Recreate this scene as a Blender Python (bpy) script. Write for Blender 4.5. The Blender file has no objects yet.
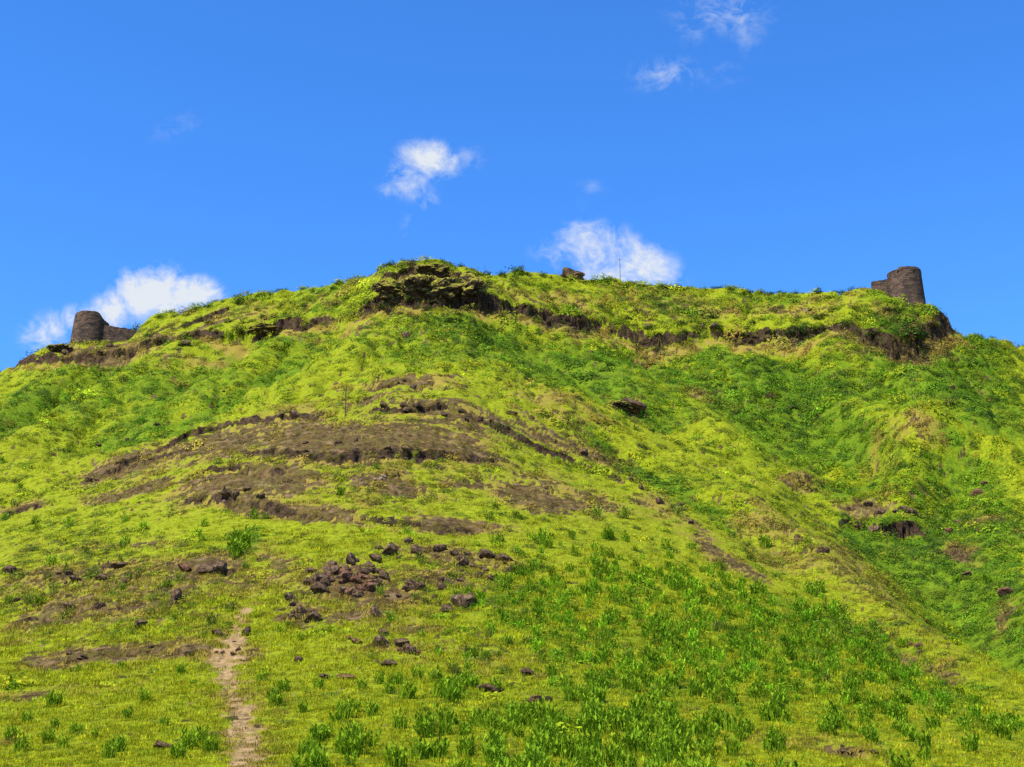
import bpy, math, random
import numpy as np
from mathutils import Vector, Matrix, noise as mnoise

R = math.radians
rnd = random.Random(7)
rng = np.random.default_rng(11)
SC = bpy.context.scene

# ------------------------------------------------------------------ camera
F = 1400.0; W, H = 1024, 767; PITCH = R(17.5); CAMZ = 1.6
cam = bpy.data.cameras.new("camera"); camo = bpy.data.objects.new("camera", cam)
SC.collection.objects.link(camo); SC.camera = camo
cam.sensor_width = 36; cam.lens = 36 * F / W; cam.clip_start = 0.3; cam.clip_end = 20000
camo.location = (0, 0, CAMZ); camo.rotation_euler = (R(90) + PITCH, 0, 0)

# ------------------------------------------------------------------ light
SUN_EL, SUN_AZ = R(54), R(228)          # azimuth clockwise from +Y; behind the camera, to the left
sd = Vector((math.sin(SUN_AZ) * math.cos(SUN_EL), math.cos(SUN_AZ) * math.cos(SUN_EL), math.sin(SUN_EL)))
sun = bpy.data.lights.new("sun", 'SUN'); sun.energy = 5.0; sun.angle = R(0.5); sun.color = (1, .95, .87)
suno = bpy.data.objects.new("sun", sun); SC.collection.objects.link(suno)
suno.rotation_euler = sd.to_track_quat('Z', 'Y').to_euler()
vs = SC.view_settings
vs.view_transform = 'Standard'; vs.look = 'None'; vs.gamma = 1; vs.use_curve_mapping = False; vs.exposure = 0.86
SC.cycles.max_bounces = 5; SC.cycles.transparent_max_bounces = 6; SC.cycles.diffuse_bounces = 3
SC.cycles.use_denoising = False; SC.cycles.use_fast_gi = False
SC.cycles.use_adaptive_sampling = False

cP, sP = math.cos(PITCH), math.sin(PITCH)
def pix2uw(px, py):
    a = (np.asarray(px, float) - 512) / F; b = -(np.asarray(py, float) - 383.5) / F
    fy = cP - b * sP; fz = sP + b * cP
    return a / fy, fz / fy
def uw2pix(u, w):
    q = cP + w * sP
    return 512 + F * u / q, 383.5 - F * (w * cP - sP) / q

# ------------------------------------------------------------------ sky with a few small clouds
def mathn(nt, op, a, b=None, c=None, clamp=False):
    n = nt.nodes.new("ShaderNodeMath"); n.operation = op; n.use_clamp = clamp
    for i, v in enumerate((a, b, c)):
        if v is None: continue
        if isinstance(v, (int, float)): n.inputs[i].default_value = v
        else: nt.links.new(v, n.inputs[i])
    return n.outputs[0]
def maprange(nt, v, a, b, c=0., d=1., smooth=True):
    n = nt.nodes.new("ShaderNodeMapRange"); n.interpolation_type = 'SMOOTHSTEP' if smooth else 'LINEAR'
    nt.links.new(v, n.inputs[0])
    for i, x in zip((1, 2, 3, 4), (a, b, c, d)): n.inputs[i].default_value = x
    return n.outputs[0]
def mixc(nt, f, a, b, mode='MIX'):
    n = nt.nodes.new("ShaderNodeMix"); n.data_type = 'RGBA'; n.blend_type = mode
    for i, v in ((0, f), (6, a), (7, b)):
        if isinstance(v, (int, float)): n.inputs[i].default_value = v
        elif isinstance(v, tuple): n.inputs[i].default_value = (*v, 1)
        else: nt.links.new(v, n.inputs[i])
    return n.outputs[2]
def noisen(nt, vec, scale, detail=4, rough=.55, dist=0.):
    n = nt.nodes.new("ShaderNodeTexNoise")
    if vec is not None: nt.links.new(vec, n.inputs['Vector'])
    n.inputs['Scale'].default_value = scale; n.inputs['Detail'].default_value = detail
    n.inputs['Roughness'].default_value = rough; n.inputs['Distortion'].default_value = dist
    return n.outputs[0]

world = bpy.data.worlds.new("World"); SC.world = world; world.use_nodes = True
nt = world.node_tree; nt.nodes.clear()
sky = nt.nodes.new("ShaderNodeTexSky"); sky.sky_type = 'NISHITA'; sky.sun_disc = False
sky.sun_elevation = SUN_EL; sky.sun_rotation = SUN_AZ; sky.air_density = 1.0; sky.dust_density = 0.2; sky.ozone_density = 3.5
sky.altitude = 600
hs = nt.nodes.new("ShaderNodeHueSaturation"); hs.inputs['Saturation'].default_value = 1.22; hs.inputs['Value'].default_value = 1.0
nt.links.new(sky.outputs[0], hs.inputs['Color'])
SKY_STRENGTH = 0.119
tint = mixc(nt, 1.0, hs.outputs[0], (0.70, 1.00, 1.34), 'MULTIPLY')
geo = nt.nodes.new("ShaderNodeTexCoord"); sep = nt.nodes.new("ShaderNodeSeparateXYZ")
nt.links.new(geo.outputs['Generated'], sep.inputs[0])
ysafe = mathn(nt, 'MAXIMUM', sep.outputs[1], 0.02)
U = mathn(nt, 'DIVIDE', sep.outputs[0], ysafe); Wn = mathn(nt, 'DIVIDE', sep.outputs[2], ysafe)
cmb = nt.nodes.new("ShaderNodeCombineXYZ"); nt.links.new(U, cmb.inputs[0]); nt.links.new(Wn, cmb.inputs[1])
n_big = noisen(nt, cmb.outputs[0], 30, 8, .68, .9)
n_fine = noisen(nt, cmb.outputs[0], 120, 4, .6)
nz = mathn(nt, 'ADD', mathn(nt, 'MULTIPLY', n_big, .72), mathn(nt, 'MULTIPLY', n_fine, .28))
def cloud_blob(px, py, rx, ry, ang, dens):
    """direction of the cloud's centre and its angular radii"""
    u0, w0 = pix2uw(px, py)
    k = float(cP + w0 * sP)
    du = mathn(nt, 'MULTIPLY', mathn(nt, 'SUBTRACT', U, float(u0)), F / k)
    dw = mathn(nt, 'MULTIPLY', mathn(nt, 'SUBTRACT', Wn, float(w0)), -F / k / k)
    ca, sa = math.cos(R(ang)), math.sin(R(ang))
    x = mathn(nt, 'ADD', mathn(nt, 'MULTIPLY', du, ca / rx), mathn(nt, 'MULTIPLY', dw, sa / rx))
    y = mathn(nt, 'SUBTRACT', mathn(nt, 'MULTIPLY', dw, ca / ry), mathn(nt, 'MULTIPLY', du, sa / ry))
    d = mathn(nt, 'SQRT', mathn(nt, 'ADD', mathn(nt, 'MULTIPLY', x, x), mathn(nt, 'MULTIPLY', y, y)))
    e = mathn(nt, 'MULTIPLY', maprange(nt, d, 0., 1.45, 1., 0.), dens)
    return e
blobs = [(428, 160, 36, 22, 5, .84), (410, 178, 24, 26, -40, .62), (430, 200, 12, 18, 20, .34), (466, 158, 26, 16, 0, .3), (408, 225, 16, 20, 30, .2), (392, 190, 22, 10, 0, .4),
         (150, 294, 40, 32, 0, 1.35), (190, 294, 34, 20, 0, 1.15), (114, 310, 28, 24, -30, .95), (46, 334, 30, 26, 0, .52), (70, 318, 30, 16, -20, .5),
         (598, 248, 54, 30, 8, .74), (644, 266, 50, 28, 25, .66), (615, 278, 60, 22, 0, .6), (556, 252, 30, 24, 0, .4), (592, 187, 20, 11, 10, .2), (583, 215, 12, 26, 0, .14),
         (722, 12, 66, 28, 0, .31), (665, 75, 48, 22, -5, .32), (748, 34, 26, 30, 0, .24), (178, 127, 40, 18, -20, .17), (722, 72, 30, 24, 0, .18), (690, 30, 24, 22, 0, .24)]
tot = None
for b in blobs:
    e = cloud_blob(*b); tot = e if tot is None else mathn(nt, 'MAXIMUM', tot, e)
raw = mathn(nt, 'ADD', mathn(nt, 'MULTIPLY', tot, 1.05), mathn(nt, 'MULTIPLY', mathn(nt, 'SUBTRACT', nz, .5), 3.2))
cover = mathn(nt, 'MULTIPLY', maprange(nt, raw, .06, 1.12, smooth=False), maprange(nt, tot, 0.02, .45))
cover = mathn(nt, 'MINIMUM', mathn(nt, 'MULTIPLY', cover, 1.1), .95)
ccol = mixc(nt, maprange(nt, mathn(nt, 'ADD', raw, mathn(nt, 'MULTIPLY', n_fine, .3)), .5, 1.3), (3.3, 3.65, 4.2), (3.75, 3.95, 4.15))
final = mixc(nt, cover, tint, ccol)
bg = nt.nodes.new("ShaderNodeBackground"); bg.inputs[1].default_value = SKY_STRENGTH
nt.links.new(final, bg.inputs[0])
wo = nt.nodes.new("ShaderNodeOutputWorld"); nt.links.new(bg.outputs[0], wo.inputs[0])

# ------------------------------------------------------------------ numpy noise
_P = rng.permutation(256).astype(np.int64); _P = np.concatenate([_P, _P, _P])
_G = np.stack([np.cos(np.arange(256) * 2.399963), np.sin(np.arange(256) * 2.399963)], 1)
def perlin(x, y, seed=0):
    x = x + seed * 17.31; y = y - seed * 9.73
    xi = np.floor(x).astype(np.int64); yi = np.floor(y).astype(np.int64)
    xf = x - xi; yf = y - yi; xi &= 255; yi &= 255
    u = xf * xf * xf * (xf * (xf * 6 - 15) + 10); v = yf * yf * yf * (yf * (yf * 6 - 15) + 10)
    def g(ix, iy, fx, fy):
        h = _P[(_P[ix & 255] + iy) & 255]; G = _G[h]; return G[..., 0] * fx + G[..., 1] * fy
    a = g(xi, yi, xf, yf); b = g(xi + 1, yi, xf - 1, yf); c = g(xi, yi + 1, xf, yf - 1); d = g(xi + 1, yi + 1, xf - 1, yf - 1)
    return (a + u * (b - a) + v * ((c + u * (d - c)) - (a + u * (b - a)))) * 1.4
def fbm(x, y, oct=4, seed=0, gain=.5):
    s = 0; a = 1.; t = 0
    for i in range(oct):
        s = s + a * perlin(x, y, seed + i * 3); t += a; a *= gain; x = x * 2.03; y = y * 2.03
    return s / t
def sstep(x, a=0., b=1.):
    t = np.clip((x - a) / (b - a), 0, 1); return t * t * (3 - 2 * t)

# ------------------------------------------------------------------ the hill's large form: heights from surveyed points
SKYLINE = [(-260,470),(-160,420),(-80,392),(0,369),(30,358),(50,351),(62,347),(72,341),(85,339),(103,341),(126,339),(137,325),(150,315),(180,308),(220,299),(260,292),(300,287),(340,281),(372,274),
 (386,264),(400,259),(440,260),(465,265),(485,272),(510,269),(540,272),(560,275),(600,278),(640,283),(700,287),(760,290),(800,292),(850,290),(868,285),(880,287),(892,295),
 (905,304),(922,309),(935,318),(948,330),(965,331),(990,335),(1010,342),(1024,344),(1100,366),(1200,400),(1300,440)]
skx = np.array([p[0] for p in SKYLINE], float); sky_ = np.array([p[1] for p in SKYLINE], float)
CP = [(-100,392,330),(0,368,325),(85,345,318),(150,315,318),(220,300,320),(300,287,318),(400,259,306),(430,258,305),(480,270,308),(600,276,315),(700,286,318),
 (800,291,312),(870,289,300),(910,302,290),(948,329,288),(990,334,300),(1030,342,310),(1130,376,330),(1230,410,350),
 (60,356,306),(200,338,300),(300,326,294),(370,310,284),(440,302,278),(530,316,288),(660,340,290),(800,337,288),(920,342,278),
 (-100,440,270),(0,410,262),(60,400,266),(150,385,262),(250,360,268),(330,350,258),(400,345,246),(470,350,238),(560,360,262),(660,370,272),(740,380,262),(820,370,268),(900,385,258),(980,375,275),(1060,400,280),
 (-100,500,195),(0,470,200),(80,440,222),(180,410,224),(300,395,204),(400,388,192),(480,395,194),(560,402,208),(620,410,214),(660,415,234),(720,425,238),(790,430,226),(850,430,236),(910,428,214),(980,432,232),(1060,440,240),
 (-100,560,140),(0,520,160),(90,475,178),(200,450,168),(300,445,160),(400,440,158),(500,445,166),(580,455,178),(660,445,204),(720,455,206),(760,470,202),(820,485,204),(890,480,196),(960,490,190),(1024,480,204),(1100,500,205),
 (0,600,108),(0,550,136),(120,540,130),(250,520,128),(345,500,131),(450,500,134),(560,500,142),(650,500,158),(740,500,170),(760,490,178),(830,520,180),(870,530,176),(930,540,168),(1000,560,155),(1100,580,150),
 (345,570,99),(200,580,99),(100,600,98),(480,560,106),(580,560,110),(680,560,122),(780,560,138),(840,565,144),(900,575,150),(960,600,142),(1040,640,124),
 (0,660,82),(150,650,80),(300,640,78),(450,640,76),(600,640,77),(720,640,82),(820,640,92),(900,640,106),(960,655,108),(1030,690,96),
 (0,720,57),(200,715,54),(400,710,53),(600,710,53),(800,710,56),(950,720,62),(1050,740,60),
 (-120,767,46),(0,767,44),(256,767,42),(512,767,41),(768,767,42),(1024,767,45),(1150,767,50),(512,800,35),(0,800,37),(1024,800,37)]
cp = np.array(CP, float)
def tps_fit(p, v, lam):
    n = len(p); d = np.linalg.norm(p[:, None] - p[None], axis=2); K = d * d * np.log(d + 1e-9)
    A = np.zeros((n + 3, n + 3)); A[:n, :n] = K + lam * np.eye(n); A[:n, n] = 1; A[:n, n+1:] = p; A[n:, :n] = A[:n, n:].T
    return np.linalg.solve(A, np.concatenate([v, [0, 0, 0]]))
cn = np.stack([cp[:, 0] / 400, cp[:, 1] / 200], 1)
cf = tps_fit(cn, np.log(cp[:, 2]), 0.004)
def tps(px, py):
    x = (px / 400).ravel(); y = (py / 200).ravel(); out = np.full(x.shape, cf[-3]) + cf[-2] * x + cf[-1] * y
    for i in range(len(cn)):
        r2 = (x - cn[i, 0]) ** 2 + (y - cn[i, 1]) ** 2
        out += cf[i] * .5 * r2 * np.log(r2 + 1e-12)
    return out.reshape(px.shape)
NU, NY, YMAX = 420, 1200, 372.0
ug = np.linspace(-0.62, 0.62, NU); yg = np.linspace(33, YMAX, NY)
WT = np.zeros((NU, NY)); YS = np.zeros(NU)
for i, u in enumerate(ug):
    px, _ = uw2pix(u, 0.35)
    for _ in range(3):
        ysk = np.interp(px, skx, sky_); _, w_s = pix2uw(px, ysk); px, _ = uw2pix(u, w_s)
    w0 = float(pix2uw(512, 800)[1]); ws = np.linspace(w0, float(w_s), 320)
    pxs, pys = uw2pix(np.full_like(ws, u), ws)
    D = np.exp(tps(pxs, pys)); D = np.maximum.accumulate(D + np.linspace(0, .3, len(D)))
    zs = D[-1] * ws[-1]; YS[i] = D[-1]
    row = np.interp(yg, D, ws)
    back = yg > D[-1]
    dz = np.clip(yg - D[-1], 0, None)
    row[back] = (zs + 0.03 * dz[back] - 0.0010 * dz[back] ** 2) / yg[back]
    near = yg < D[0]; row[near] = w0 * D[0] / yg[near] + (yg[near] - D[0]) * 0.05 / yg[near]
    WT[i] = row
# light smoothing across columns, so single survey points leave no creases
k = np.array([1, 2, 3, 2, 1.]); k /= k.sum()
WTs = np.apply_along_axis(lambda c: np.convolve(np.pad(c, 2, 'edge'), k, 'valid'), 0, WT)
k2 = np.ones(5) / 5
WT = WTs
ZT = WT * yg[None, :] + CAMZ
def base_z(X, Y):
    Yc = np.clip(Y, yg[0], yg[-1] - 1e-3)
    u = np.clip(X / Yc, ug[0], ug[-1] - 1e-6)
    fi = (u - ug[0]) / (ug[1] - ug[0]); fj = (Yc - yg[0]) / (yg[1] - yg[0])
    i = np.clip(fi.astype(int), 0, NU - 2); j = np.clip(fj.astype(int), 0, NY - 2); a = fi - i; b = fj - j
    z = ZT[i, j] * (1-a) * (1-b) + ZT[i+1, j] * a * (1-b) + ZT[i, j+1] * (1-a) * b + ZT[i+1, j+1] * a * b
    t = np.clip(Y / yg[0], -2, 1); z = np.where(Y < yg[0], z * np.clip(t, 0, 1) ** 1.3, z)
    over = np.clip(Y - yg[-1], 0, None); z = z - 0.0012 * over ** 2 - .05 * over
    side = np.clip(np.abs(X / np.maximum(Yc, 1)) - 0.60, 0, None) * Yc
    z = z * np.exp(-(side / 170.) ** 2) 
    return np.maximum(z, -1.0)
def unproj1(px, py):
    u, w = pix2uw(px, py); u = float(u); w = float(w)
    i = min(max((u - ug[0]) / (ug[1] - ug[0]), 0), NU - 2); a = i - int(i); i = int(i)
    row = WT[i] * (1 - a) + WT[i + 1] * a; js = np.nonzero(row >= w)[0]
    if len(js) == 0: j = int(np.argmax(row)); y = yg[j]
    elif js[0] == 0: y = yg[0]
    else:
        j = js[0]; y = yg[j-1] + (yg[j] - yg[j-1]) * (w - row[j-1]) / max(row[j] - row[j-1], 1e-9)
    return np.array([u * y, y])

# ------------------------------------------------------------------ the hill's features, in world metres
def blob_frame(px, py, rx, ry, ang=0):
    c = unproj1(px, py); ca, sa = math.cos(R(ang)), math.sin(R(ang))
    e1 = (unproj1(px + ca * rx, py + sa * rx) - unproj1(px - ca * rx, py - sa * rx)) / 2
    e2 = (unproj1(px - sa * ry, py + ca * ry) - unproj1(px + sa * ry, py - ca * ry)) / 2
    M = np.array([e1, e2]).T
    if abs(np.linalg.det(M)) < 1e-3: M = np.diag([max(abs(e1[0]), .5), max(np.abs(e2[1]), 2.)])
    return c, np.linalg.inv(M)
def blob_sum(blist, X, Y, wx, wy):
    out = np.zeros_like(X)
    for b in blist:
        s = b[5] if len(b) > 5 else 1.; c, Mi = blob_frame(*b[:5])
        dx = X + wx - c[0]; dy = Y + wy - c[1]
        r2 = (Mi[0, 0] * dx + Mi[0, 1] * dy) ** 2 + (Mi[1, 0] * dx + Mi[1, 1] * dy) ** 2
        out = np.maximum(out, s * np.exp(-r2 * .8)) if s > 0 else out + s * np.exp(-r2 * .8)
    return out
SCARPS = [  # foot line of each step in the slope, its height, its face width, the reach of its terrace
 ([(10,366),(60,358),(100,356),(135,348),(165,341),(200,335),(225,339),(260,334),(285,324),(310,325),(330,321),(345,322),(365,312),(380,304),(400,300),(420,298),(440,301),(460,299),(480,305),(500,308),(530,313),(560,321),(575,326),(600,323),(625,331),(655,338),(680,336),(705,332),(735,336),(770,333),(800,335),(830,331),(860,335),(890,341),(915,340),(945,332),(965,331)],
  [1.5,2,2.6,2.6,2.4,2.4,3.8,4.0,2.6,2.8,2,1.2,3.0,4.4,5.6,6.2,5.4,6.4,6.8,3.8,2.8,3.4,4.2,3.6,3.6,4.2,2.8,2.6,3.8,4.2,3.6,3.0,3.6,5.0,5.8,5.0,0.5], 1.3, 16),
 ([(150,346),(168,337),(185,329),(205,321),(222,313),(236,306)], [0,1.2,1.8,1.8,1.5,0], .8, 7),
 ([(372,296),(384,284),(398,280),(416,281),(432,284),(452,279),(470,282),(486,287)], [0,1.6,2.2,1.8,1.5,2,2.4,0], 1., 7),
 ([(85,480),(105,471),(140,453),(180,436),(215,426),(260,421),(300,417),(345,413),(400,409),(440,406),(480,421),(530,441),(575,459),(620,481),(680,516)], [.2,.9,1,1.1,1.1,.8,.8,.9,1,1.2,1.2,1,.8,.6,0], .7, 8),
 ([(225,452),(260,456),(300,458),(340,457),(400,456),(470,460),(515,466)], [0,1,1.4,1.6,1.6,1.2,0], 1., 8),
 ([(95,466),(130,462),(170,452),(205,444),(240,440)], [0,.8,.9,.7,0], .7, 6),
 ([(150,494),(180,484),(210,472),(240,468),(280,470),(320,480)], [0,.7,1,1,.8,0], .8, 7),
 ([(165,504),(220,500),(270,508),(310,516),(350,521),(400,523),(450,529),(492,531)], [0,1,1.3,.8,.8,.9,.9,0], .6, 6),
 ([(330,388),(352,386),(375,384),(400,380),(430,382),(460,394)], [0,.6,.7,.7,.6,0], .5, 6),
 ([(300,418),(330,403),(360,397),(400,395),(440,396),(470,402)], [0,.5,.6,.5,.4,0], .5, 5),
 ([(0,516),(20,508),(40,504),(60,506)], [.8,.9,.6,0], .6, 5),
 ([(165,568),(185,568),(205,572),(232,572),(250,566)], [0,.7,1.1,1,0], .4, 4),
 ([(92,562),(110,566),(135,566)], [0,.6,0], .3, 3),
 ([(18,664),(60,662),(100,652),(150,648),(185,654),(218,660)], [.2,.4,.35,.3,.3,0], .35, 4),
 ([(0,628),(40,618),(80,608),(110,604)], [.3,.4,.4,0], .35, 4),
 ([(30,606),(60,596),(95,592)], [0,.5,0], .3, 3),
 ([(832,517),(850,513),(868,513),(885,517),(900,512),(915,508),(935,516)], [0,1.6,2.2,2.6,2.4,1.4,0], .6, 9),
 ([(940,530),(958,532),(975,538)], [0,1.2,0], .6, 6),
 ([(780,488),(800,484),(820,486),(838,484)], [0,.8,.8,0], .5, 6),
 ([(806,748),(840,750),(870,755),(895,762)], [.1,.28,.25,0], .2, 2),
 ([(602,408),(620,412),(640,417),(652,418)], [0,1.1,1.2,0], .7, 6),
 ([(850,600),(880,625),(905,650),(930,668),(960,690)], [0,.4,.6,.5,0], .6, 5),
 ([(540,420),(570,432),(600,452),(640,470)], [0,.7,.6,0], .5, 5),
 ([(980,500),(1005,506),(1024,512)], [0,.9,.9], .6, 6),
]
GULLIES = [ ([(845,408),(895,424),(955,446),(1000,466)], -2.0, 5), ([(700,438),(760,463),(800,473),(850,498)], -1.5, 5), ([(905,440),(890,470),(895,500)], -1.3, 5), ([(1000,470),(985,500),(990,530)], -1.4, 5),
 ([(960,455),(945,480),(938,508)], 1.0, 4), ([(60,380),(20,400),(-20,415)], -1.2, 5), ([(720,350),(700,385),(690,420)], -1.0, 6), ([(600,340),(580,370),(560,390)], -.8, 5), ([(960,350),(930,380),(925,400)], -1.2, 6), ([(770,360),(760,390),(745,415)], -1.1, 6), # line, depth, half width
 ([(240,345),(205,370),(160,400),(120,425),(80,447)], 1.6, 6), ([(330,350),(290,365),(255,385),(215,400),(150,432)], 1.2, 4.5),
 ([(120,365),(80,385),(30,410),(-20,440)], 1.8, 7), ([(170,350),(130,375),(90,400),(40,430),(0,455)], -1.2, 5),
 ([(290,345),(250,370),(200,395),(150,415)], -1.3, 4), ([(400,330),(340,365),(290,390)], -.8, 5),
 ([(790,350),(800,380),(830,410),(870,440),(900,455),(960,470)], 2.2, 7), ([(700,345),(740,370),(780,400),(800,425)], 1.2, 6),
 ([(860,380),(900,400),(940,425),(980,445),(1024,452)], 2.6, 7), ([(830,345),(840,380),(880,405),(930,435)], -1.5, 6),
 ([(640,345),(690,380),(760,415),(790,450),(850,500)], 1.4, 7), ([(500,330),(560,365),(600,395),(650,418)], 1.6, 6),
 ([(870,455),(860,480),(870,505)], .9, 5), ([(940,470),(925,495),(915,515)], 1.1, 5), ([(985,470),(965,500),(955,530)], 1.0, 4),
 ([(1010,500),(980,540),(960,570),(990,620),(1024,650)], 2.0, 7), ([(870,525),(900,555),(950,590),(1000,640),(1024,662)], 1.6, 6),
 ([(560,420),(620,455),(680,490),(740,530),(800,575)], .7, 3.5), ([(740,500),(800,540),(860,590),(930,645),(1024,705)], -.9, 4),
 ([(840,610),(880,640),(930,670),(1000,700)], .6, 3), ([(920,350),(960,375),(1000,400)], 1.5, 7),
]
def line_dist(pts, X, Y):
    P = np.array([unproj1(*p) for p in pts]); best = np.full(X.shape, 1e9)
    for a, b in zip(P[:-1], P[1:]):
        d = b - a; t = np.clip(((X - a[0]) * d[0] + (Y - a[1]) * d[1]) / (d @ d + 1e-9), 0, 1)
        best = np.minimum(best, np.hypot(X - a[0] - t * d[0], Y - a[1] - t * d[1]))
    return best
_scw = []
for pts, hs_, wd, L in SCARPS:
    P = np.array([unproj1(*p) for p in pts]); o = np.argsort(P[:, 0]); _scw.append((P[o, 0], P[o, 1], np.array(hs_, float)[o], wd, L))
def scarp_terms(X, Y, wob, jag):
    dz = np.zeros_like(X); face = np.zeros_like(X); foot = np.zeros_like(X)
    for i, (xs, ys, hh, wd, L) in enumerate(_scw):
        inside = (X > xs[0]) & (X < xs[-1]) | (i == 0)
        yc = np.interp(X, xs, ys); h = np.interp(X, xs, hh, left=0, right=0)
        g = np.gradient(ys) / np.maximum(np.gradient(xs), .5); cs = 1 / np.sqrt(1 + np.interp(X, xs, g) ** 2); cs = np.maximum(cs, .35)
        d = (Y - yc) * cs + wob * (1.1 if i == 0 else .6) + jag * wd * .45
        hv = h * np.clip(.85 + .5 * wob, .3, 1.6)
        S = sstep(d, 0, wd); Rm = np.clip((d - wd / 2 + L) / (2 * L), 0, 1)
        env = np.where(inside, 1, 0)
        dz += env * hv * (S - Rm)
        f = env * np.exp(-((d - wd * .5) / (wd * .62)) ** 2) * np.clip(hv / .8, 0, 1)
        face = np.maximum(face, f)
        if i == 0: foot = np.maximum(foot, env * np.exp(-((d + 2.2) / 2.6) ** 2) * np.clip(h / 2, 0, 1))
    return dz, face, foot
def height(X, Y, full=True):
    z = base_z(X, Y)
    q = np.clip(Y / 150, .25, 1.3)
    lim = sstep(Y, 20, 60)
    wob = perlin(X / 7, Y / 7, 5) + .6 * perlin(X / 2.6, Y / 2.6, 6)
    jag = perlin(X / .9, Y / .9, 7)
    dz, face, foot = scarp_terms(X, Y, wob, jag)
    z = z + dz
    wx = 2.2 * perlin(X / 14, Y / 14, 21); wy = 3. * perlin(X / 14, Y / 14, 22)
    gul = np.zeros_like(X)
    for pts, dep, wid in GULLIES:
        gd = np.exp(-(line_dist(pts, X + wx, Y + wy) / wid) ** 2); gul = np.maximum(gul, gd) if dep > 0 else np.minimum(gul, gul - gd)
        z = z - dep * (1.5 + .45 * sstep(Y, 170, 230)) * gd
    far = sstep(Y, 150, 240)
    n1 = fbm(X / 26, Y / 34, 3, 1); n2 = fbm(X / 7, Y / 9, 3, 2); n3 = fbm(X / 1.9, Y / 2.3, 3, 3)
    rough = blob_sum(ROUGH, X, Y, wx, wy)
    z = z + lim * q * (1 - .6 * sstep(Y, 270, 295)) * (1.5 * n1 * (.35 + far) + .9 * n2 * (.45 + 1.0 * far) + .26 * n3 * (1 + .8 * rough))
    # rills that run down the slope
    rl = 1 - np.abs(perlin(X / 11 + .25 * wx, Y / 60, 31)) * 3
    z = z - far * np.clip(rl, 0, 1) ** 2 * 1.1
    fold = np.abs(perlin(X / 19 + .4 * Y / 19, Y / 30, 33)) * 2.2
    z = z + far * sstep(X, -40, 30) * np.clip(fold, 0, 1) * 1.1 * (1 - sstep(Y, 245, 275))
    knoll = blob_sum([(400,284,18,9,0), (424,272,26,9,0), (470,280,16,10,10), (572,276,9,6,0,.8)], X, Y, 0 * X, 0 * X)
    z = z + knoll * (1.3 + 1.2 * n2)
    cav = z
    fj = fbm(X / 1.1, Y / 1.1, 3, 9)
    z = z + face * .40 * fj * lim
    return z, face, foot, n2, n3, rough, gul

ROUGH = [(90,582,130,34,0,1),(60,545,70,16,-8,.7),(350,590,90,34,10,1),(450,575,90,26,8,1),(200,560,60,18,0,1),(260,620,60,16,0,.6),(880,600,110,34,35,.7),(780,545,60,24,40,.7),(600,455,80,20,30,.6),(430,280,60,20,0,1),(430,330,70,20,5,.7),(640,320,140,12,0,.6),(900,320,60,14,0,.8),(110,345,60,12,-10,.9),(500,640,120,30,10,.6),(300,450,160,30,0,.6),(930,505,80,26,0,.6)]
SOIL = [(150,455,70,18,-18,.55),(300,430,120,18,-2,.6),(470,425,60,12,12,.6),(440,300,60,8,0,.5),(560,305,60,5,5,.42),(700,308,60,5,0,.42),(800,312,60,6,0,.45),(260,318,50,5,-10,.45),(60,575,70,10,-8,.6),(60,608,60,8,-8,.6),(150,590,60,6,0,.55),(240,580,60,12,0,.5),(120,548,60,6,-6,.5),(280,560,34,12,10,.6),(20,640,40,6,-10,.5),(520,485,80,14,10,.5),(125,462,44,9,-22,1),(215,442,62,12,-8,1),(310,440,66,17,0,1.15),(400,432,70,14,0,.85),(430,446,80,12,4,1),(530,430,36,9,25,.7),(585,448,34,8,30,.7),
 (250,480,72,14,-3,1.1),(215,492,50,12,0,.9),(130,492,44,7,-10,.85),(392,484,42,10,12,.9),(470,484,40,6,5,.6),(540,497,52,11,14,.95),(600,500,30,8,20,.7),(455,525,48,6,4,.9),(320,512,60,7,8,.9),(250,505,40,7,3,1),
 (405,380,56,6,0,.85),(375,398,50,4,-4,.6),(430,402,34,6,0,.8),(110,652,78,8,-4,1),(50,662,34,5,0,.9),(185,648,34,6,4,.9),(60,618,60,7,-12,.8),(125,606,30,6,0,.8),(205,564,44,9,0,1),(275,575,20,9,0,.6),
 (350,583,50,20,10,.8),(300,612,24,13,0,.7),(445,556,70,9,8,.6),(460,412,70,9,8,.6),(565,440,60,7,28,.6),(395,650,54,8,0,.45),(350,585,40,15,12,.95),(395,598,26,9,0,.8),(352,614,32,8,0,.8),(420,628,36,5,0,.6),(440,578,60,10,8,.55),(235,655,32,8,0,.8),(25,698,30,5,0,.7),(10,745,14,4,0,.6),
 (715,553,26,8,45,.85),(690,520,30,6,35,.6),(745,570,30,8,30,.7),(650,505,30,6,30,.5),(18,506,26,5,-8,.9),(850,752,42,4,6,.9),(945,678,20,8,30,.5),(905,655,14,6,30,.7),
 (860,505,36,7,0,.6),(1000,590,14,8,40,.7),(985,508,14,6,0,.7),(960,532,18,7,0,.8),(800,482,26,4,0,.7),(630,404,16,6,20,.7),(345,330,30,3,-20,.6),(210,325,26,5,-30,.7),
 (120,350,50,7,-12,.7),(80,352,22,7,0,.7),(55,578,60,12,-8,.42),(130,575,40,8,0,.4),(560,400,30,6,10,.25),(700,390,18,6,0,.5),(900,338,46,7,0,.8),(425,284,50,12,0,.5)]
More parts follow.
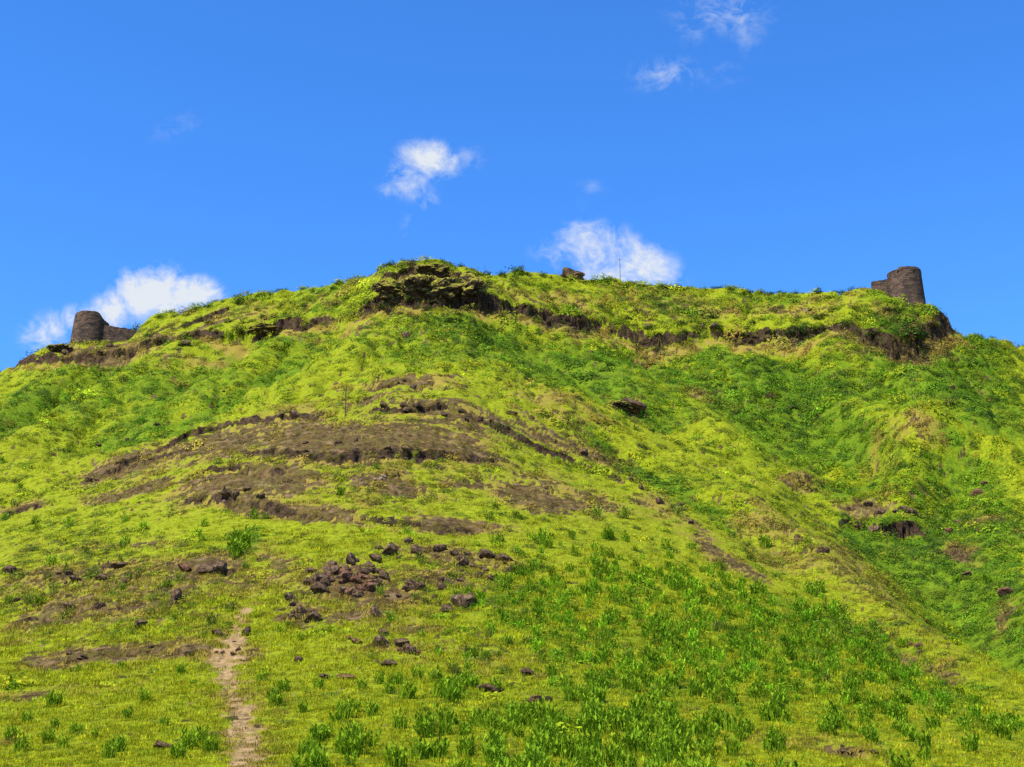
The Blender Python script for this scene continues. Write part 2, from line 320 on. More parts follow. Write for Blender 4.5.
LUSH = [(150,390,180,50,-12,.50),(300,350,140,30,-8,.45),(650,390,260,50,10,.58),(900,375,220,60,5,.66),(430,345,100,30,0,.5),(300,300,160,14,-6,.5),(700,305,200,16,2,.52),(940,500,90,60,0,.45),(570,368,110,26,12,1),(480,330,60,13,8,.9),(420,318,46,9,0,.8),(820,378,120,26,8,.9),(960,400,90,28,8,.9),(940,545,70,26,18,1.15),(990,600,60,30,30,1),(860,530,30,16,20,.9),
 (700,650,190,60,8,.5),(590,740,200,46,0,.45),(840,650,120,42,28,.5),(930,690,80,20,30,.6),(150,420,60,16,-20,.7),(30,395,50,18,-20,.75),(830,425,46,12,20,.9),(770,402,34,16,20,.6),(500,600,70,34,10,.5),
 (640,470,90,9,32,.7),(240,545,20,14,0,.9),(300,360,90,8,-28,.5),(250,388,80,8,-28,.45),(360,750,90,24,0,.4),(700,480,40,12,30,.4),(640,385,40,18,20,.7),(290,318,60,7,-10,.5),(600,290,90,8,3,.6),(620,310,60,8,8,.3),
 (760,300,90,8,0,.5),(120,590,60,16,0,.5),(180,620,50,12,0,.4),(430,452,90,4,3,.3),(480,425,40,5,15,.8),(940,440,50,8,20,.6),(1000,440,40,9,0,.6)]
DRY = [(300,430,120,28,0,.8),(430,440,100,30,0,.75),(250,490,140,22,0,.7),(560,490,90,16,15,.75),(100,610,110,30,-5,.45),(345,600,80,28,0,.5),(850,570,90,30,40,.55),(250,312,120,9,-8,.5),(560,302,90,10,3,.65),(760,314,130,10,0,.65),(130,470,60,16,-15,.6),(660,510,50,14,35,.6),(20,600,60,30,0,.5),(480,420,70,14,10,.5),(560,405,60,13,16,.7),(640,348,70,4,2,.8),(900,347,60,4,0,.7),(220,352,90,5,-12,.8),(330,338,60,4,-14,.7),(650,440,60,10,30,.35),(775,535,60,26,42,.6),(300,304,54,7,-6,.6),(425,284,50,12,0,.8),(560,300,50,10,0,.5),
 (780,318,60,7,0,.5),(660,315,50,7,0,.4),(880,305,26,8,30,.6),(300,430,80,20,0,.5),(430,430,90,26,0,.55),(600,500,60,16,15,.6),(60,690,80,10,0,.5),(180,360,40,5,-10,.4),(900,430,50,9,0,.6),(850,580,70,14,40,.5),(60,560,80,24,0,.3),
 (440,650,70,18,0,.35),(900,610,80,12,35,.4),(820,740,150,12,3,.35),(245,700,40,50,0,.5),(150,400,50,6,-28,.3),(230,370,60,5,-28,.35)]
PATHL = [((243,606),5),((240,622),3),((234,640),7),((226,655),17),((226,668),11),((233,690),8),((238,715),10),((243,740),13),((248,767),15),((252,800),15)]
pw = [(unproj1(*p), w * unproj1(*p)[1] / F) for p, w in PATHL]
def path_mask(X, Y, wx, wy):
    best = np.zeros_like(X)
    for (a, wa), (b, wb) in zip(pw[:-1], pw[1:]):
        d = b - a; t = np.clip(((X + wx - a[0]) * d[0] + (Y + wy - a[1]) * d[1]) / (d @ d), 0, 1)
        r = np.hypot(X + wx - a[0] - t * d[0], Y + wy - a[1] - t * d[1]) / (wa + t * (wb - wa))
        best = np.maximum(best, 1 - sstep(r, .45, 1.6))
    return best

# ------------------------------------------------------------------ the terrain sheet
si = np.linspace(-0.50, 0.50, 1080); so = .5 + (np.linspace(0, 1, 50)[1:] ** 2) * 3.2
S = np.concatenate([-so[::-1], si, so]); NS = len(S); NR = 860
ty = np.concatenate([np.linspace(-13, 30, 60)[:-1], np.geomspace(30, 372, 1500)[:-1], np.linspace(372, 760, 60)])
# row placement: even in the angle seen from the foot of the hill, so steep faces get enough rows
SS, TY = np.meshgrid(S, ty, indexing='ij')
XX = SS * (TY + 15)
zz = base_z(XX, TY) + scarp_terms(XX, TY, 0 * XX, 0 * XX)[0]
ang = (zz - CAMZ) / np.maximum(TY, 8) * F
step = np.sqrt(np.diff(ang, axis=1) ** 2 + (np.diff(np.broadcast_to(ty, ang.shape), axis=1) * .35) ** 2) + .01
kk = np.ones(9) / 9
step = np.apply_along_axis(lambda c: np.convolve(np.pad(c, 4, 'edge'), kk, 'valid'), 0, step)
cum = np.concatenate([np.zeros((NS, 1)), np.cumsum(step, 1)], 1)
Yf = np.empty((NS, NR))
for i in range(NS): Yf[i] = np.interp(np.linspace(0, cum[i, -1], NR), cum[i], ty)
Xf = S[:, None] * (Yf + 15)
Z, face, foot, n2, n3, rough, gul = height(Xf, Yf)
wx = 1.0 * perlin(Xf / 5, Yf / 5, 41) + .5 * perlin(Xf / 1.6, Yf / 1.6, 42); wy = 2.4 * perlin(Xf / 6, Yf / 6, 43) + 1. * perlin(Xf / 1.8, Yf / 1.8, 44)
q = np.clip(Yf / 150, .3, 1.4)
soil = blob_sum(SOIL, Xf, Yf, wx * q, wy * q); lush = blob_sum(LUSH, Xf, Yf, wx * 1.5 * q, wy * 1.5 * q); dry = blob_sum(DRY, Xf, Yf, wx * 1.5 * q, wy * 1.5 * q)
pm = path_mask(Xf, Yf, .5 * perlin(Xf / 1.6, Yf / 1.6, 51) + .35 * perlin(Xf / .5, Yf / .7, 52), 0 * Xf)
pw_ = path_mask(Xf * 1., Yf, 1.1 * perlin(Xf / 1.6, Yf / 1.6, 54), 0 * Xf)
pm = np.clip(pm * (1 + .5 * perlin(Xf / .7, Yf / 1.5, 53)), 0, 1); dry = np.maximum(dry, pw_)
dry = np.maximum(dry, foot * .9); dry = np.maximum(dry, np.clip(soil * 1.05 + .1, 0, 1) * (soil > .12))
soilwide = soil.copy()
fw = sstep(Yf, 70, 190)
frag = fbm(Xf / 1.3, Yf / 1.9, 5, 61, .7) * (1 - fw) + fbm(Xf / 4.8, Yf / 2.8, 5, 67, .72) * fw
soilm = sstep(soil * 1.02 + 1.75 * frag * (.35 + .65 * sstep(soil, .1, .5)), .38, .62)
fleck = fbm(Xf / .6, Yf / .9, 3, 66, .6) * (1 - fw) + fbm(Xf / 3.0, Yf / 1.2, 3, 68, .6) * fw
soilm = np.maximum(soilm, sstep(fleck * 1.25 + .30 * rough + .16 * dry, .34, .54))
lush = np.clip(lush + np.clip(gul, -1, 1) * .34 + .42 * fbm(Xf / 16, Yf / 20, 3, 62) + .22 * n2, 0, 1)
dry = np.clip(dry + .15 * rough + .6 * fbm(Xf / 6, Yf / 9, 5, 63, .65), 0, 1)
# rough broken surface where soil and rock are bare
Z = Z + soilm * (.30 * fbm(Xf / .8, Yf / .8, 3, 64, .6) - .08) * np.clip(Yf / 110, .35, 1.3) - pm * .05
facem = sstep(face + .62 * perlin(Xf / 9, Yf / 9, 69) - .05 + .65 * fbm(Xf / 2.2, Yf / 2.2, 4, 65, .6), .40, .7)
verts = np.stack([Xf, Yf, Z], -1)
# lean the lip of the tall faces forward over their foot and break the faces up
out = facem * (.6 * perlin(Z / .9 + 7, Xf / 2.6, 71) + .45 * perlin(Z / .45, Xf / 1.1, 72))
verts[..., 1] -= out * np.clip((Yf - 60) / 150, 0, 1) * 1.1
cols = np.stack([soilm, lush, dry, np.maximum(pm, 0)], -1)
colb = np.stack([facem, foot, np.clip(n3 * .5 + .5, 0, 1), np.ones_like(pm)], -1)

idx = np.arange(NS * NR).reshape(NS, NR)
quads = np.stack([idx[:-1, :-1], idx[1:, :-1], idx[1:, 1:], idx[:-1, 1:]], -1).reshape(-1, 4)
V = verts.reshape(-1, 3); CA = cols.reshape(-1, 4); CB = colb.reshape(-1, 4)
def props(o, label=None, cat=None, group=None, kind=None):
    if label: o['label'] = label
    if cat: o['category'] = cat
    if group: o['group'] = group
    if kind: o['kind'] = kind
    return o
def np_mesh(name, v, f, mat, smooth=True, k=4):
    me = bpy.data.meshes.new(name); n = len(f)
    me.vertices.add(len(v)); me.vertices.foreach_set('co', np.ascontiguousarray(v, dtype=np.float32).ravel())
    me.loops.add(n * k); me.loops.foreach_set('vertex_index', np.ascontiguousarray(f, dtype=np.int32).ravel())
    me.polygons.add(n); me.polygons.foreach_set('loop_start', np.arange(0, n * k, k, dtype=np.int32))
    try: me.polygons.foreach_set('loop_total', np.full(n, k, dtype=np.int32))
    except Exception: pass
    me.polygons.foreach_set('use_smooth', np.full(n, smooth, dtype=bool))
    me.materials.append(mat); me.update(calc_edges=True); me.validate(); return me
def sub_sheet(name, mask, mat):
    fq = quads[mask]; used, inv = np.unique(fq.ravel(), return_inverse=True)
    me = np_mesh(name, V[used], inv.reshape(-1, 4), mat)
    for an, arr in (('mask_a', CA), ('mask_b', CB)):
        a = me.attributes.new(an, 'FLOAT_COLOR', 'POINT'); a.data.foreach_set('color', arr[used].astype(np.float32).ravel())
    o = bpy.data.objects.new(name, me); SC.collection.objects.link(o); return o

# ------------------------------------------------------------------ materials
def newmat(name):
    m = bpy.data.materials.new(name); m.use_nodes = True; t = m.node_tree; b = t.nodes['Principled BSDF']
    b.inputs['Roughness'].default_value = .9; b.inputs['Specular IOR Level'].default_value = .04
    return m, t, b
def ground_mat():
    m, t, b = newmat("hillside_ground")
    co = t.nodes.new("ShaderNodeTexCoord").outputs['Object']
    A = t.nodes.new("ShaderNodeAttribute"); A.attribute_name = 'mask_a'; B = t.nodes.new("ShaderNodeAttribute"); B.attribute_name = 'mask_b'
    sa = t.nodes.new("ShaderNodeSeparateColor"); t.links.new(A.outputs['Color'], sa.inputs[0])
    sb = t.nodes.new("ShaderNodeSeparateColor"); t.links.new(B.outputs['Color'], sb.inputs[0])
    soil, lush, dry, path = sa.outputs[0], sa.outputs[1], sa.outputs[2], A.outputs['Alpha']; rock = sb.outputs[0]
    nA = noisen(t, co, .5, 6, .65); nB = noisen(t, co, 2.3, 6, .7); nC = noisen(t, co, 9, 4, .7); nL = noisen(t, co, .09, 3, .5)
    nD = noisen(t, co, 1.1, 5, .7, .5)
    g = mixc(t, maprange(t, nB, .32, .68), (.105, .122, .005), (.260, .295, .009))
    gl = mixc(t, maprange(t, nB, .32, .68), (.055, .098, .005), (.140, .205, .008))
    c = mixc(t, maprange(t, mathn(t, 'ADD', lush, mathn(t, 'MULTIPLY', mathn(t, 'SUBTRACT', nA, .5), 1.1)), .25, .75), g, gl)
    c = mixc(t, mathn(t, 'MULTIPLY', maprange(t, mathn(t, 'ADD', dry, mathn(t, 'MULTIPLY', mathn(t, 'SUBTRACT', nD, .5), 1.4)), .34, .80), .82), c, mixc(t, nC, (.15, .092, .020), (.31, .225, .045)))
    sp = mathn(t, 'MULTIPLY', maprange(t, nC, .60, .72), maprange(t, nA, .45, .62))
    c = mixc(t, mathn(t, 'MULTIPLY', sp, .35), c, (.13, .09, .03))
    sc = mixc(t, maprange(t, nB, .3, .7), (.018, .011, .004), (.130, .084, .030))
    sc = mixc(t, mathn(t, 'MULTIPLY', maprange(t, nA, .48, .66), .7), sc, (.24, .155, .075))
    sc = mixc(t, mathn(t, 'MULTIPLY', maprange(t, nL, .5, .62), .2), sc, (.13, .07, .022))
    sc = mixc(t, mathn(t, 'MULTIPLY', maprange(t, noisen(t, co, .8, 5, .75), .50, .58), .7), sc, (.105, .095, .018))
    sm = maprange(t, mathn(t, 'ADD', soil, mathn(t, 'MULTIPLY', mathn(t, 'SUBTRACT', nD, .5), 1.5)), .35, .62)
    c = mixc(t, sm, c, sc)
    pc = mixc(t, maprange(t, nB, .3, .7), (.17, .11, .045), (.40, .265, .115))
    c = mixc(t, maprange(t, mathn(t, 'ADD', path, mathn(t, 'MULTIPLY', mathn(t, 'SUBTRACT', nD, .5), 1.7)), .38, .7), c, pc)
    rc = mixc(t, maprange(t, nB, .3, .72), (.010, .006, .004), (.085, .052, .030))
    rc = mixc(t, mathn(t, 'MULTIPLY', maprange(t, nA, .5, .66), .55), rc, (.13, .105, .022))
    c = mixc(t, maprange(t, mathn(t, 'ADD', rock, mathn(t, 'MULTIPLY', mathn(t, 'SUBTRACT', nD, .5), .9)), .35, .6), c, rc)
    t.links.new(c, b.inputs['Base Color'])
    bp = t.nodes.new("ShaderNodeBump"); bp.inputs['Strength'].default_value = .9; bp.inputs['Distance'].default_value = .35
    t.links.new(mathn(t, 'ADD', mathn(t, 'MULTIPLY', nB, .7), mathn(t, 'MULTIPLY', nC, .3)), bp.inputs['Height'])
    t.links.new(bp.outputs[0], b.inputs['Normal'])
    return m
GM = ground_mat()
def rock_mat(name, c1, c2, c3, sc=3.):
    m, t, b = newmat(name); co = t.nodes.new("ShaderNodeTexCoord").outputs['Object']
    oi = t.nodes.new("ShaderNodeObjectInfo")
    n = noisen(t, co, sc, 6, .65); n2_ = noisen(t, co, sc * 3, 4, .6); lichen_lit = noisen(t, co, sc * 1.3, 5, .7, 1.)
    c = mixc(t, maprange(t, n, .3, .7), c1, c2); c = mixc(t, mathn(t, 'MULTIPLY', maprange(t, lichen_lit, .56, .68), .6), c, c3)  # pale lichen patches, brightened in colour to stand in for sunlit rock tops
    c = mixc(t, mathn(t, 'MULTIPLY', oi.outputs['Random'], .35), c, mixc(t, .5, c, (.10, .055, .035)))
    t.links.new(c, b.inputs['Base Color'])
    bp = t.nodes.new("ShaderNodeBump"); bp.inputs['Strength'].default_value = .8; bp.inputs['Distance'].default_value = .06
    t.links.new(mathn(t, 'ADD', n, mathn(t, 'MULTIPLY', n2_, .5)), bp.inputs['Height']); t.links.new(bp.outputs[0], b.inputs['Normal'])
    return m
ROCK = rock_mat("basalt_rock", (.016, .010, .006), (.140, .088, .045), (.38, .29, .18))
ROCKR = rock_mat("rusty_rock", (.035, .017, .010), (.19, .092, .048), (.36, .23, .14))
PALE = rock_mat("pale_rock", (.13, .095, .06), (.29, .22, .14), (.36, .28, .19))
def leaf_mat(name, dark, light, inst=False):
    m, t, b = newmat(name)
    at = t.nodes.new("ShaderNodeAttribute"); at.attribute_name = 'shade'
    if inst:
        ti = t.nodes.new("ShaderNodeAttribute"); ti.attribute_type = 'INSTANCER'; ti.attribute_name = 'tint'
        base = ti.outputs['Color']
        c = mixc(t, at.outputs['Fac'], mixc(t, 1., base, (.62, .68, .7), 'MULTIPLY'), mixc(t, 1., base, (1.3, 1.22, 1.2), 'MULTIPLY'))
    else:
        oi = t.nodes.new("ShaderNodeObjectInfo")
        c = mixc(t, at.outputs['Fac'], dark, light)
        c = mixc(t, mathn(t, 'MULTIPLY', oi.outputs['Random'], .5), c, mixc(t, 1., c, (1.45, 1.18, .9), 'MULTIPLY'))
    t.links.new(c, b.inputs['Base Color']); b.inputs['Roughness'].default_value = .7
    tr = t.nodes.new("ShaderNodeBsdfTranslucent"); t.links.new(c, tr.inputs[0])
    mx = t.nodes.new("ShaderNodeMixShader"); mx.inputs[0].default_value = .26
    t.links.new(b.outputs[0], mx.inputs[1]); t.links.new(tr.outputs[0], mx.inputs[2])
    t.links.new(mx.outputs[0], t.nodes['Material Output'].inputs[0]); return m
LEAF_I = leaf_mat("ground_cover_leaves", None, None, True)
HERB = leaf_mat("herb_leaves", (.060, .130, .005), (.20, .33, .012))
BUSH = leaf_mat("bush_leaves", (.018, .045, .009), (.065, .125, .018))
BROWNB = leaf_mat("withered_bush_leaves", (.045, .034, .016), (.15, .115, .05))
STEM, t_, b_ = newmat("woody_stem"); b_.inputs['Base Color'].default_value = (.09, .06, .03, 1)

# split the sheet: the cliff faces and the trodden path are their own surfaces
fmean = lambda a: a.ravel()[quads].mean(1)
cl = (fmean(facem) > .45) & (V[quads[:, 0], 1] > 240); pa = (fmean(pm) > .5) & ~cl
props(sub_sheet('hill', ~cl & ~pa, GM), kind='structure')
props(sub_sheet('cliff', cl, GM), kind='structure')
props(sub_sheet('path', pa, GM), kind='structure')
# the plain round the hill
gx = np.concatenate([-np.geomspace(9000, 60, 30), np.linspace(-50, 50, 11), np.geomspace(60, 9000, 30)])
GX, GY = np.meshgrid(gx, gx + 200, indexing='ij'); GZ = -1.6 + 0 * GX
gi = np.arange(GX.size).reshape(GX.shape); gq = np.stack([gi[:-1, :-1], gi[1:, :-1], gi[1:, 1:], gi[:-1, 1:]], -1).reshape(-1, 4)
gme = np_mesh('ground', np.stack([GX, GY, GZ], -1).reshape(-1, 3), gq, GM)
go = bpy.data.objects.new('ground', gme); SC.collection.objects.link(go); props(go, kind='structure')

# ------------------------------------------------------------------ looking points up on the finished surface
VX, VY, VZ = V[:, 0], V[:, 1], V[:, 2]
ok = VY > 20
ppx, ppy = uw2pix(VX / np.maximum(VY, 1), (VZ - CAMZ) / np.maximum(VY, 1))
GRW, GRH = 1400, 900; OX, OY = 188, 60
gxi = np.round(ppx + OX).astype(int); gyi = np.round(ppy + OY).astype(int)
inside = ok & (gxi >= 0) & (gxi < GRW) & (gyi >= 0) & (gyi < GRH)
ids = np.nonzero(inside)[0]; ids = ids[np.argsort(-VY[ids])]
look = np.full((GRH, GRW), -1, dtype=np.int64); look[gyi[ids], gxi[ids]] = ids   # nearest written last
_d = np.where(look >= 0, VY[look], 1e9); _m = _d.copy()
for _dy in range(-3, 4):
    for _dx in range(-3, 4):
        _m = np.minimum(_m, np.roll(np.roll(_d, _dy, 0), _dx, 1))
look[(_d > _m + 14) | (_d > 345)] = -1       # points of the far side seen through gaps between rows
def at(px, py):
    x, y = int(round(px + OX)), int(round(py + OY))
    for r in range(0, 60):
        best = -1
        for dx in range(-r, r + 1):
            for dy in ((-r, r) if abs(dx) < r else range(-r, r + 1)):
                yy, xx = y + dy, x + dx
                if 0 <= yy < GRH and 0 <= xx < GRW and look[yy, xx] >= 0:
                    if best < 0 or dy > 0: best = look[yy, xx]
        if best >= 0: return Vector(V[best])
    return Vector((0, 60, 5))
def size_at(p, px): return px * p.y / F

# ------------------------------------------------------------------ plants
def blades(n, rad, h, wd, lean, seed, segs=2, clump=0, leafy=0, hvar=.4):
    r = random.Random(seed); v = []; f = []; s = []
    for i in range(n):
        a = r.random() * 6.283; d = rad * math.sqrt(r.random()); bx, by = d * math.cos(a), d * math.sin(a)
        hh = h * (1 - hvar * r.random()) * (1 - .25 * d / max(rad, 1e-6)); la = a + r.uniform(-.8, .8); le = lean * r.random() * hh
        wa = r.random() * 3.14; wxx, wyy = math.cos(wa) * wd, math.sin(wa) * wd; o = len(v); sh = r.random()
        for j in range(segs):
            t = j / segs; w_ = 1 - .5 * t; cx, cy = bx + math.cos(la) * le * t * t, by + math.sin(la) * le * t * t
            v += [(cx - wxx * w_, cy - wyy * w_, hh * t - .04 * (j == 0)), (cx + wxx * w_, cy + wyy * w_, hh * t - .04 * (j == 0))]; s += [sh, sh]
        v.append((bx + math.cos(la) * le, by + math.sin(la) * le, hh)); s.append(sh)
        for j in range(segs - 1): f.append((o + 2*j, o + 2*j + 1, o + 2*j + 3, o + 2*j + 2))
        f.append((o + 2*segs - 2, o + 2*segs - 1, o + 2*segs))
        for q_ in range(leafy):
            t = .2 + .8 * r.random(); cx, cy, cz = bx + math.cos(la) * le * t * t, by + math.sin(la) * le * t * t, hh * t
            b_a = r.random() * 6.283; L = h * r.uniform(.12, .22); o = len(v); sh2 = r.random()
            dx, dy = math.cos(b_a) * L, math.sin(b_a) * L; nx, ny = -dy * .28, dx * .28; up = L * r.uniform(.6, 1.8)
            v += [(cx, cy, cz), (cx + dx * .5 + nx, cy + dy * .5 + ny, cz + up * .5), (cx + dx, cy + dy, cz + up), (cx + dx * .5 - nx, cy + dy * .5 - ny, cz + up * .5)]
            s += [sh2] * 4; f.append((o, o + 1, o + 2, o + 3))
    return v, f, s
def dome(n, rad, h, leaf, seed, lump=.35):
    """leaf faces spread through an uneven dome"""
    r = random.Random(seed); v = []; f = []; s = []; off = r.random() * 50
    for i in range(n):
        a = r.random() * 6.283; cz = r.random(); rr = math.sqrt(max(1 - cz * cz, 0)); dirv = Vector((rr * math.cos(a), rr * math.sin(a), cz))
        k_ = (1 + lump * 1.6 * mnoise.noise(dirv * 1.9 + Vector((off, 0, 0)))) * (1 - .45 * r.random() ** 2)
        p = Vector((dirv.x * rad * k_, dirv.y * rad * k_, dirv.z * h * k_))
        nrm = (dirv * .7 + Vector((r.uniform(-.7, .7), r.uniform(-.7, .7), r.uniform(.3, 1.5)))).normalized()
        t1 = nrm.orthogonal().normalized(); t1.rotate(Matrix.Rotation(r.random() * 6.283, 3, nrm)); t2 = nrm.cross(t1)
        L = leaf * r.uniform(.6, 1.3); o = len(v); sh = r.random()
        for q_ in (p - t1 * L, p + t2 * L * .45, p + t1 * L, p - t2 * L * .45): v.append(tuple(q_)); s.append(sh)
        f.append((o, o + 1, o + 2, o + 3))
    return v, f, s
def leaf_mesh(name, data, mat):
    v, f, s = data; me = bpy.data.meshes.new(name); me.from_pydata(v, [], f); me.materials.append(mat)
    a = me.attributes.new('shade', 'FLOAT', 'POINT'); a.data.foreach_set('value', s); me.update(); return me

# ground cover in one uncountable carpet: points on the surface, one small plant on each
hid = bpy.data.collections.new("plant_sources")
srcs = []
def src(name, data):
    o = bpy.data.objects.new(name, leaf_mesh(name, data, LEAF_I)); hid.objects.link(o); srcs.append(o)
for i in range(4): src('leafy_plant', dome(80, .5, .27, .085, 100 + i, .5))
for i in range(3): src('stalky_plant', blades(52, .26, .75, .014, .25, 200 + i, 2, 0, 1))
for i in range(3): src('grass_blades', blades(46, .36, .15, .011, .9, 300 + i, 2))
def scatter(name, pts, kindidx, scale, rot, tint):
    me = bpy.data.meshes.new(name); n = len(pts); me.vertices.add(n); me.vertices.foreach_set('co', pts.astype(np.float32).ravel())
    for an, ty_, arr, key in (('kidx', 'INT', kindidx.astype(np.int32), 'value'), ('sc', 'FLOAT', scale.astype(np.float32), 'value'),
                              ('rt', 'FLOAT_VECTOR', rot.astype(np.float32).ravel(), 'vector'), ('tint', 'FLOAT_COLOR', tint.astype(np.float32).ravel(), 'color')):
        a = me.attributes.new(an, ty_, 'POINT'); a.data.foreach_set(key, arr)
    me.update(); o = bpy.data.objects.new(name, me); SC.collection.objects.link(o)
    g = bpy.data.node_groups.new(name, 'GeometryNodeTree')
    g.interface.new_socket('Geometry', in_out='INPUT', socket_type='NodeSocketGeometry'); g.interface.new_socket('Geometry', in_out='OUTPUT', socket_type='NodeSocketGeometry')
    gi_, go_ = g.nodes.new('NodeGroupInput'), g.nodes.new('NodeGroupOutput')
    ip = g.nodes.new('GeometryNodeInstanceOnPoints'); ci = g.nodes.new('GeometryNodeCollectionInfo'); ci.inputs[0].default_value = hid
    ci.inputs['Separate Children'].default_value = True; ci.inputs['Reset Children'].default_value = True
    def na(n_, t_): 
        a = g.nodes.new('GeometryNodeInputNamedAttribute'); a.data_type = t_; a.inputs[0].default_value = n_; return a.outputs[0]
    g.links.new(gi_.outputs[0], ip.inputs['Points']); g.links.new(ci.outputs[0], ip.inputs['Instance']); ip.inputs['Pick Instance'].default_value = True
    g.links.new(na('kidx', 'INT'), ip.inputs['Instance Index']); g.links.new(na('rt', 'FLOAT_VECTOR'), ip.inputs['Rotation'])
    g.links.new(na('sc', 'FLOAT'), ip.inputs['Scale']); g.links.new(ip.outputs[0], go_.inputs[0])
    mo = o.modifiers.new('plants', 'NODES'); mo.node_group = g; return o

# collection children come out in name order
order = sorted(range(len(srcs)), key=lambda i: srcs[i].name); rank = {srcs[i].name: k_ for k_, i in enumerate(order)}
LEAFY = [rank[o.name] for o in srcs if o.name.startswith('leafy')]; STALK = [rank[o.name] for o in srcs if o.name.startswith('stalky')]; GRASS = [rank[o.name] for o in srcs if o.name.startswith('grass')]

vis = look[look >= 0]                       # surface points a walker below can see: one per small patch of view
sm_, lu_, dr_, pt_ = CA[:, 0], CA[:, 1], CA[:, 2], CA[:, 3]; rk_ = CB[:, 0]
herbA = blob_sum([(640,590,150,34,12,.95),(760,620,130,40,20,1),(560,640,110,30,10,.9),(420,600,60,20,0,.5),(130,575,120,30,0,.42),(60,600,60,20,0,.45),(700,650,190,62,8,1),(590,745,210,44,0,1),(850,650,110,36,30,1),(360,755,80,24,0,.8),(520,600,90,34,10,.8),(930,695,90,18,30,.8),(470,690,80,24,0,.6)], VX, VY, 1.5 * perlin(VX / 6, VY / 8, 80), 3. * perlin(VX / 6, VY / 8, 81))
patch = fbm(VX / 2.2, VY / 3., 3, 82, .6); patch2 = fbm(VX / 9, VY / 12, 3, 83); fine = fbm(VX / .9, VY / 1.3, 2, 84)
def choose(prob):
    return vis[rng.random(len(vis)) < prob[vis]]
far_ = sstep(VY, 70, 170)
stony = blob_sum([(345,580,46,18,8),(300,611,22,13,0),(445,556,74,8,8),(395,650,54,9,0),(885,508,48,7,0),(200,568,40,8,0),(250,495,40,8,0),(110,655,80,7,-3),(460,602,22,6,8),(460,412,70,9,8),(565,440,60,7,28),(430,292,56,8,0)], VX, VY, 0 * VX, 0 * VX)
bare = np.clip(1 - .92 * sm_ - 1.2 * pt_ - 1. * rk_ - .55 * sstep(stony, .25, .7), 0, 1)
def tints(ids, kind):
    n = len(ids); l = np.clip(sstep(lu_[ids] + .5 * patch[ids] + .25 * rng.standard_normal(n), .2, .8), 0, 1)[:, None]; d = np.clip(sstep(dr_[ids] + .3 * patch2[ids] + .18 * rng.standard_normal(n), .26, .72), 0, 1)[:, None]
    yel = np.array([.235, .280, .008]); grn = np.array([.090, .180, .008]); tan = np.array([.225, .145, .030])
    if kind == 'herb': yel = np.array([.145, .25, .008]); grn = np.array([.10, .21, .006]); tan = np.array([.17, .17, .03])
    if kind == 'dark': yel = np.array([.085, .125, .012]); grn = np.array([.040, .085, .010]); tan = np.array([.085, .06, .022])
    if kind == 'lawn': yel = np.array([.300, .315, .009]); grn = np.array([.13, .20, .008])
    if kind == 'soil': yel = np.array([.10, .085, .025]); grn = np.array([.06, .065, .02]); tan = np.array([.09, .055, .025])
    c = yel * (1 - l) + grn * l; c = c * (1 - d * .8) + tan * d * .8
    c = c * np.exp(.26 * rng.standard_normal((n, 1))) * np.exp(.045 * rng.standard_normal((n, 3)))
    return np.concatenate([c, np.ones((n, 1))], 1)
g0 = np.gradient(verts, axis=0); g1 = np.gradient(verts, axis=1); NRM = np.cross(g0, g1).reshape(-1, 3); NRM /= np.linalg.norm(NRM, axis=1)[:, None] + 1e-9; NRM *= np.sign(NRM[:, 2:3] + 1e-9)
allp = []
def add(ids, kinds, smin, smax, kind, tilt=.15, persize=None):
    n = len(ids); hug = kinds is LEAFY; p = V[ids] + np.stack([rng.uniform(-.5, .5, n), rng.uniform(-.5, .5, n), 0 * np.zeros(n)], 1) * (VY[ids] / F)[:, None]
    sc_ = rng.uniform(smin, smax, n) * (persize[ids] if persize is not None else 1)
    if hug:
        nz_ = NRM[ids] + rng.uniform(-tilt, tilt, (n, 3)) * .6; nz_ /= np.linalg.norm(nz_, axis=1)[:, None]
        th = rng.uniform(0, 6.283, n); h_ = np.stack([np.cos(th), np.sin(th), 0 * th], 1); ax = np.cross(h_, nz_); ax /= np.linalg.norm(ax, axis=1)[:, None]; ay = np.cross(nz_, ax)
        rt = np.stack([np.arctan2(ay[:, 2], nz_[:, 2]), -np.arcsin(np.clip(ax[:, 2], -1, 1)), np.arctan2(ax[:, 1], ax[:, 0])], 1)
    else: rt = np.stack([rng.uniform(-tilt, tilt, n), rng.uniform(-tilt, tilt, n), rng.uniform(0, 6.283, n)], 1)
    allp.append((p, np.array(kinds)[rng.integers(0, len(kinds), n)], sc_, rt, tints(ids, kind)))
grow = np.clip(VY / 210, .16, 1.25)
# low leafy cover
ro_ = rough.ravel(); pr = (.07 + .09 * far_ + .06 * ro_) * bare * sstep(patch + 1.0 * lu_ + .2 * far_ + .3 * ro_, .10, .8)
gsel = choose(pr); add(gsel, LEAFY, .8, 1.7, 'cover', .3, grow * np.exp(.38 * rng.standard_normal(len(grow))))
# darker scattered plants and dwarf bushes
pr = .12 * bare * sstep(1.3 * fine + .40 * lu_ + .6 * patch + .35 * ro_, .12, .6) * (.3 + .7 * far_ + 1.0 * ro_)
add(choose(pr), LEAFY, .8, 2.1, 'dark', .3, grow)
# stalky herbs in the green part of the lower slope
sel = choose(np.where(VY > 60, .15, .07) * bare * sstep(herbA * .8 + 1.0 * patch + .8 * fine, .50, .85))
herb_ids = sel
# short grass
pr = .20 * np.clip(1 - sm_ * .95 - pt_ * .78 - rk_, 0, 1) * (1 - .9 * sstep(VY, 60, 150))
add(choose(pr), GRASS, .7, 1.3, 'lawn', .35, np.clip(VY / 62, .6, 1.5))
